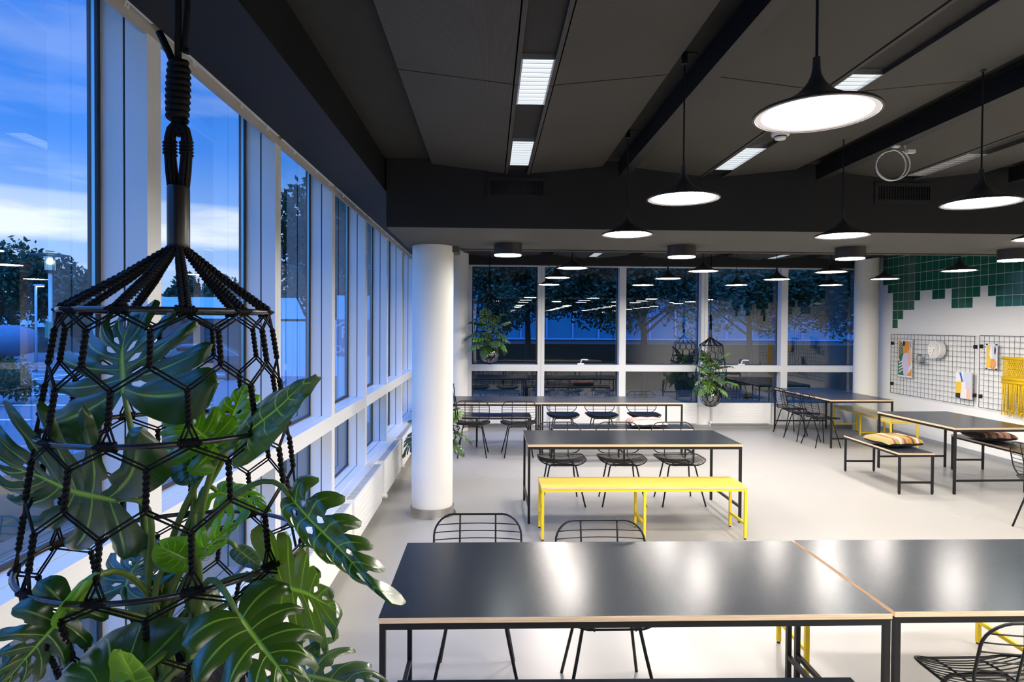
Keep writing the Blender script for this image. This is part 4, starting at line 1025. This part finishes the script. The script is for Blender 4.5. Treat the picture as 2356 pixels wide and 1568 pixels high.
def make_plant(loc, label):
    t = thing('monstera_plant', label, 'plant', loc, 0, 'split-leaf monstera plants in globe pots')
    o0 = Vector(loc); rr = random.Random(11)
    for i, (b, tp, sd, curl, fold, slit, mat) in enumerate(LEAVES):
        b, tp, sd = Vector(b) - o0, Vector(tp) - o0, Vector(sd) - o0
        ya = (tp - b); Ln = ya.length; ya.normalize()
        s = (sd - b); s = s - ya * s.dot(ya); W = s.length; xa = s.normalized(); za = xa.cross(ya)
        view = (CAMP - o0 - b)
        if za.dot(view) < 0: za = -za; xa = -xa
        if mat.endswith('_b'): za = -za; xa = -xa; mat = mat[:-2]
        mm = leaf_mesh(Ln, W * (1.38 if slit else 1.15), 20 + i, curl, fold, slit)
        R3 = Matrix((xa, ya, za)).transposed()
        mm.v = [tuple(b + R3 @ Vector(p)) for p in mm.v]
        lf = mm.build('leaf', mat, t, smooth=True)
        a = rr.uniform(0, 2 * pi); p0 = Vector((.05 * cos(a), .05 * sin(a), .06))
        hgt = max(.10, b.z - p0.z)
        p1 = p0 + Vector((b.x * .12, b.y * .12, hgt * .75)); p2 = b - ya * min(.12, Ln * .6) + Vector((0, 0, .05))
        MB().tube(bez(p0, p1, p2, b, 14), [.0085 - .0035 * q / 14 for q in range(15)], 7).build('stem', 'stem', lf, smooth=True)
    return t
plant = make_plant((PC.x, PC.y, 1.0), 'big monstera plant with dark split leaves in the hanging net before the windows')
ropes(hang, ZC - 1.0 + .0, True)
def make_bushy(loc, label):
    t = thing('monstera_plant', label, 'plant', loc, 0, 'split-leaf monstera plants in globe pots'); r = random.Random(5)
    for i in range(24):
        a = i * 2.399; k = i / 23; z = .10 + .50 * (1 - k) + r.uniform(-.04, .04); rad = .05 + .17 * sqrt(k) * r.uniform(.7, 1.1)
        b = Vector((rad * cos(a), rad * sin(a), z)); e = radians(55 - 105 * k + r.uniform(-15, 15)); Ln = r.uniform(.20, .29)
        ya = Vector((cos(a) * cos(e), sin(a) * cos(e), sin(e))); xa = Vector((-sin(a), cos(a), r.uniform(-.3, .3))); xa = (xa - ya * xa.dot(ya)).normalized(); za = xa.cross(ya)
        if za.z < 0: za = -za; xa = -xa
        mm = leaf_mesh(Ln, Ln * .58, 70 + i, .35, .2, 1, nu=9, nw=3); R3 = Matrix((xa, ya, za)).transposed(); mm.v = [tuple(b + R3 @ Vector(p)) for p in mm.v]
        lf = mm.build('leaf', ['leaf_mid', 'leaf_pale', 'leaf_light', 'leaf_pale', 'leaf_mid', 'leaf_silver'][i % 6], t, smooth=True)
        MB().tube(bez((.03 * cos(a), .03 * sin(a), .06), (.05 * cos(a), .05 * sin(a), z * .7), b - ya * .06 + Vector((0, 0, .02)), b, 8), .0045, 5).build('stem', 'stem', lf, smooth=True)
    return t
bushy = None
def planter_copy(loc, rz, l1, l2, l3, sc=1.0):
    global bushy
    h = dup(hang, loc, rz, l1)
    for c in list(h.children):
        if c.name.startswith('hanging_rope'): bpy.data.objects.remove(c)
    ropes(h, ZC - loc[2] if loc[2] < 1.6 else 1.6, False)
    dup(globe, loc, rz, l2)
    if bushy is None: bushy = make_bushy(loc, l3); bushy.rotation_euler = (0, 0, rz)
    else: dup(bushy, loc, rz, l3)
planter_copy((0.0, 10.95, 1.385), 1.9, 'knotted cord plant hanger before the first end window, next to the corner column', 'dark globe pot hanging before the first end window', 'bushy monstera plant hanging before the first end window')
planter_copy((3.92, 10.92, .645), 3.6, 'knotted cord plant hanger before the middle of the end wall', 'dark globe pot hanging low between two radiators of the end wall', 'pale lit monstera plant hanging before the middle of the end wall')
planter_copy((-.62, 7.35, .28), 2.6, 'cord plant hanger hidden behind the white column', 'globe pot hidden behind the white column', 'monstera plant whose leaves stick out from behind the white column')

# ---------------------------------------------------------------- outside
GZ = -.35
o = MB().box(-160, -1.62, -60, 160, GZ - .2, GZ).box(-1.62, 60, YB + .4, 160, GZ - .2, GZ).build('ground', 'asphalt'); struct(o)
o = MB().box(-1.0, 40, 12.2, 24., GZ, GZ + .02).box(-7, -1.7, -6, 60, GZ, GZ + .02).build('ground_lawn', 'lawn'); struct(o)
ln = MB()
for q in range(12):
    y = 12 + q * 2.6; ln.box(-26, -10.5, y, y + .12, GZ + .001, GZ + .012)
ln.box(-18.1, -17.95, 10, 45, GZ + .001, GZ + .012)
o = ln.build('parking_lines', 'line'); struct(o, 'white painted parking lines on the car park', 'road marking')
def crown(name, mat, parent, c, rx, rz_, n, seed, size):
    m = MB(); r = random.Random(seed); blobs = []
    for q in range(16):
        a = r.uniform(0, 2 * pi); e = r.uniform(-.8, 1.); k = r.uniform(.35, .8); blobs.append((Vector((rx * k * cos(a) * sqrt(1 - min(1, e * e) * .8), rx * k * sin(a) * sqrt(1 - min(1, e * e) * .8), rz_ * k * e)), r.uniform(.28, .5)))
    for q in range(n):
        bc, br = r.choice(blobs); d = Vector((r.gauss(0, 1), r.gauss(0, 1), r.gauss(0, .8))).normalized() * br * r.uniform(.5, 1.05)
        p = Vector(c) + bc + Vector((d.x * rx, d.y * rx, d.z * rz_)); s = size * r.uniform(.6, 1.3)
        u = Vector((r.gauss(0, 1), r.gauss(0, 1), r.gauss(0, 1))).normalized(); w = u.orthogonal().normalized()
        m.add([p - u * s, p + w * s * .5, p + u * s, p - w * s * .5], [(0, 1, 2, 3)])
    return m.build(name, mat, parent)
def make_tree(label, loc, hgt, rx, n, seed, group, size=.14, trunk=True, mat='treeleaf', low=.35, tr=.16):
    t = thing('tree', label, 'tree', loc, 0, group); r = random.Random(seed + 99)
    crown('crown', mat, t, (0, 0, hgt * (low + 1) / 2), rx, hgt * (1 - low) / 2, n, seed, size)
    if trunk:
        m = MB().tube([(0, 0, 0), (.05, 0, hgt * .2), (.02, .05, hgt * .4), (.1, 0, hgt * .75)], [tr, tr * .8, tr * .6, tr * .15], 8)
        for q in range(9):
            a = r.uniform(0, 2 * pi); z = hgt * r.uniform(.28, .55); m.tube([(.03, 0, z), (rx * .35 * cos(a), rx * .35 * sin(a), z + hgt * .1), (rx * .75 * cos(a), rx * .75 * sin(a), z + hgt * r.uniform(.15, .3))], [tr * .34, tr * .2, tr * .05], 6)
        m.build('trunk', 'bark', t, smooth=True)
    return t
g1 = 'trees beyond the car park'
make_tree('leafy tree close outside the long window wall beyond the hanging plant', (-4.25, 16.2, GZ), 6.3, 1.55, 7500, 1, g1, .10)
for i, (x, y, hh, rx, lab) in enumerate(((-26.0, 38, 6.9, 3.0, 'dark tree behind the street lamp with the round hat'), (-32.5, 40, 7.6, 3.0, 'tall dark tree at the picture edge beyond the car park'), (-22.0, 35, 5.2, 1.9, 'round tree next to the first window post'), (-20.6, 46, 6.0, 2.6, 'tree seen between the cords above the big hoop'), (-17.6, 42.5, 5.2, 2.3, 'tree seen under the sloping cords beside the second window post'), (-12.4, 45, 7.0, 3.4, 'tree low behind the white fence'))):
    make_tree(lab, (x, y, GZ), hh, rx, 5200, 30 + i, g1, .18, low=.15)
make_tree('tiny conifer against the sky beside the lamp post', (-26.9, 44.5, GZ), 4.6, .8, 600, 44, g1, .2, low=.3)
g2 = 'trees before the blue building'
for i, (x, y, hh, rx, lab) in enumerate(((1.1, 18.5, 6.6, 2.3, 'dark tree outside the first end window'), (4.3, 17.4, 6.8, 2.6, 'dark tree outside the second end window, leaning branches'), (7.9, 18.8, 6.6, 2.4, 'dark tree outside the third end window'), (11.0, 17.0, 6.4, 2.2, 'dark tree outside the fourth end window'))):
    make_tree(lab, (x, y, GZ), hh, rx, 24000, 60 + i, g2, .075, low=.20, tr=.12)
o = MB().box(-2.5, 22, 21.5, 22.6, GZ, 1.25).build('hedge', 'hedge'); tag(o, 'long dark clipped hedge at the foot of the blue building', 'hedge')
bu = crown('bush', 'bushleaf', None, (0, 0, .6), .9, .7, 1600, 5, .07); bu.location = (-13.3, 17.5, GZ); tag(bu, 'low green bush at the picture edge beside the car park', 'bush')
# blue building
t = thing('office_building', 'blue glass office building beyond the trees of the end window', 'building', (8, 30, GZ))
MB().box(-14, 16, 0, 8, 1.6, 14).build('wall', 'facade', t)
MB().box(-14, 16, .02, 8, 0, 1.6).build('plinth', 'facadebase', t)
m = MB()
for q in range(25): x = -14 + q * 1.25; m.box(x - .03, x + .03, -.08, 0, 1.6, 14)
for z in (1.6, 5.0, 5.35, 8.4, 8.75, 12.): m.box(-14, 16, -.07, 0, z - .03, z + .03)
m.build('facade_rail', 'railblue', t)
# pale buildings beyond the car park
t = thing('low_building', 'low pale flat-roofed building behind the street lamp', 'building', (-34, 48, GZ))
MB().box(-5, 3.4, 0, 8, 1.9, 3.6).build('wall', 'bwhite', t); MB().box(-5, 3.4, .2, 8, 0, 1.9).build('plinth', 'bdark', t); MB().box(-5.3, 3.7, -.4, 8.3, 3.6, 3.85).build('roof', 'pole', t)
t = thing('low_building', 'low white building with dark base beyond the white fence', 'building', (-13.2, 33, GZ))
MB().box(-6, 3.6, 0, 6, 2.5, 3.6).build('wall', 'bwhite', t); MB().box(-6, 3.6, .3, 6, 0, 2.5).build('plinth', 'bdark', t)
o = MB()
for q in range(12): o.box(-9.6 + q * .3, -9.6 + q * .3 + .29, 27, 27.08, GZ, 2.0)
o = o.build('board_fence', 'bwhite'); tag(o, 'tall pale board fence outside the third window bay', 'fence')
# street lamps
def street_lamp(label, loc, hgt, hat):
    t = thing('street_lamp', label, 'street lamp', loc, 0, 'street lamps in the car park')
    MB().tube([(0, 0, 0), (0, 0, hgt)], .055, 10).build('pole', 'pole', t, smooth=True)
    if hat:
        MB().lathe([(.10, hgt), (.12, hgt + .08), (.14, hgt + .1)], n=20).build('collar', 'bdark', t)
        MB().lathe([(.0, hgt + .28), (.07, hgt + .30), (.09, hgt + .38), (.06, hgt + .47), (0, hgt + .49)], n=16).build('bulb', 'lampglow', t)
        MB().lathe([(.14, hgt + .1), (.14, hgt + .58)], n=20).build('glass', 'globe', t)
        MB().lathe([(.0, hgt + .64), (.12, hgt + .63), (.52, hgt + .57), (.52, hgt + .55), (0, hgt + .58)], n=32).lathe([(0, hgt + .70), (.12, hgt + .69), (.12, hgt + .68)], n=20).build('hat', 'hatgreen', t)
    else:
        MB().box(-.05, .35, -.08, .08, hgt - .02, hgt + .06).build('arm', 'pole', t); MB().box(.05, .33, -.07, .07, hgt - .05, hgt - .02).build('bulb', 'lampglow', t)
    return t
lp = street_lamp('street lamp with a wide round hat and glass lantern behind the first window', (-13.56, 19.8, GZ), 3.75, True)
MB().box(-.12, .12, -.07, -.06, 1.75, 2.25).build('notice', 'signgreen', lp)
street_lamp('slim street lamp with a lit head beside the bigger lamp post', (-20.5, 29.0, GZ), 3.9, False)
street_lamp('far street lamp glowing through the fourth window bay', (-7.85, 31.0, GZ), 3.2, False)
# parking sign
t = thing('parking_sign', 'lilac parking sign with a white P and roof outline outside the fourth window bay', 'sign', (-2.60, 12.4, GZ))
MB().box(-.40, .42, 0, .08, .3, 2.8).build('board', 'bwhite', t); MB().box(-.41, .43, -.012, 0, 1.62, 2.33).build('panel', 'sign', t)
def text(s, size, loc, mat, parent):
    cu = bpy.data.curves.new('lettering', 'FONT'); cu.body = s; cu.size = size; cu.extrude = .002; cu.align_x = 'CENTER'
    o = bpy.data.objects.new('lettering', cu); C.objects.link(o); o.parent = parent; o.location = loc; o.rotation_euler = (pi / 2, 0, 0); cu.materials.append(M[mat])
    bpy.context.view_layer.update(); me = bpy.data.meshes.new_from_object(o.evaluated_get(bpy.context.evaluated_depsgraph_get()))
    q = bpy.data.objects.new('lettering', me); C.objects.link(q); q.parent = parent; q.location = loc; q.rotation_euler = (pi / 2, 0, 0)
    bpy.data.objects.remove(o); return q
text('P', .34, (-.24, -.016, 1.96), 'signtext', t); text('Ded', .20, (-.27, -.016, 1.68), 'signtext', t); text('s', .20, (.33, -.016, 1.68), 'signtext', t)
MB().tube([(-.40, -.016, 2.19), (-.24, -.016, 2.28), (-.06, -.016, 2.19)], .014, 6).build('roof_mark', 'signtext', t)
# barriers, parked car and a pale tank trailer beyond the car park
m0 = MB()
for q in range(10): m0.box(q * .4, q * .4 + .2, -.03, .03, .75, .95, 0).box(q * .4 + .2, q * .4 + .4, -.03, .03, .75, .95, 1)
t = thing('road_barrier', 'red and white road barrier in the car park behind the net', 'barrier', (-16.5, 31, GZ))
m0.build('bar', ['line', 'red'], t)
for x in (.2, 2., 3.8): MB().box(x - .04, x + .04, -.25, .25, 0, .75).build('foot', 'pole', t)
def car(label, loc, rz):
    t = thing('parked_car', label, 'car', loc, rz)
    prof = [(-2.1, .35), (-2.15, .75), (-1.9, .92), (-1.2, .98), (-.6, 1.42), (.7, 1.45), (1.5, 1.0), (2.05, .88), (2.15, .5), (2.1, .3)]
    n = len(prof); m = MB(); vs = [(x, -.85 + (.12 if z > 1.1 else 0), z) for x, z in prof] + [(x, .85 - (.12 if z > 1.1 else 0), z) for x, z in prof]
    fs = [(i, (i + 1) % n, n + (i + 1) % n, n + i) for i in range(n)] + [tuple(range(n))[::-1], tuple(range(n, 2 * n))]
    m.add(vs, fs).build('body', 'car', t, bevel=.05)
    MB().box(-.75, .9, -.80, .80, 1.02, 1.34).build('window', 'carglass', t, bevel=.05)
    for x in (-1.3, 1.3):
        for y in (-.8, .8): MB().tube([(x, y - .09, .32), (x, y + .09, .32)], .32, 20).build('wheel', 'tyre', t)
    return t
car('dark parked car seen through the net beyond the window', (-11.6, 25.5, GZ), .3)
t = thing('tank_trailer', 'pale rounded tank trailer beyond the car park at the picture edge', 'trailer', (-26.2, 31, GZ))
m = MB(); pts = [(-4, 1.1), (4, 1.1)]
m.tube([(-4.0, 0, 1.35), (-3.7, 0, 1.35), (3.4, 0, 1.35), (4.0, 0, 1.35), (4.3, 0, 1.35)], [.4, .75, .75, .6, .2], 20)  .build('tank', 'tank', t, smooth=True)
for x in (-2.5, 2.2):
    for y in (-.7, .7): MB().tube([(x, y - .1, .42), (x, y + .1, .42)], .42, 18).build('wheel', 'tyre', t)

# ---------------------------------------------------------------- render settings that are allowed
SC.view_settings.view_transform = 'Standard'; SC.view_settings.look = 'None'; SC.view_settings.gamma = 1; SC.view_settings.exposure = 0.36; SC.view_settings.use_curve_mapping = False
cy = SC.cycles
cy.max_bounces = 7; cy.diffuse_bounces = 4; cy.glossy_bounces = 4; cy.transmission_bounces = 4; cy.transparent_max_bounces = 16
cy.caustics_reflective = False; cy.caustics_refractive = False; cy.sample_clamp_indirect = 4.0; cy.use_denoising = True
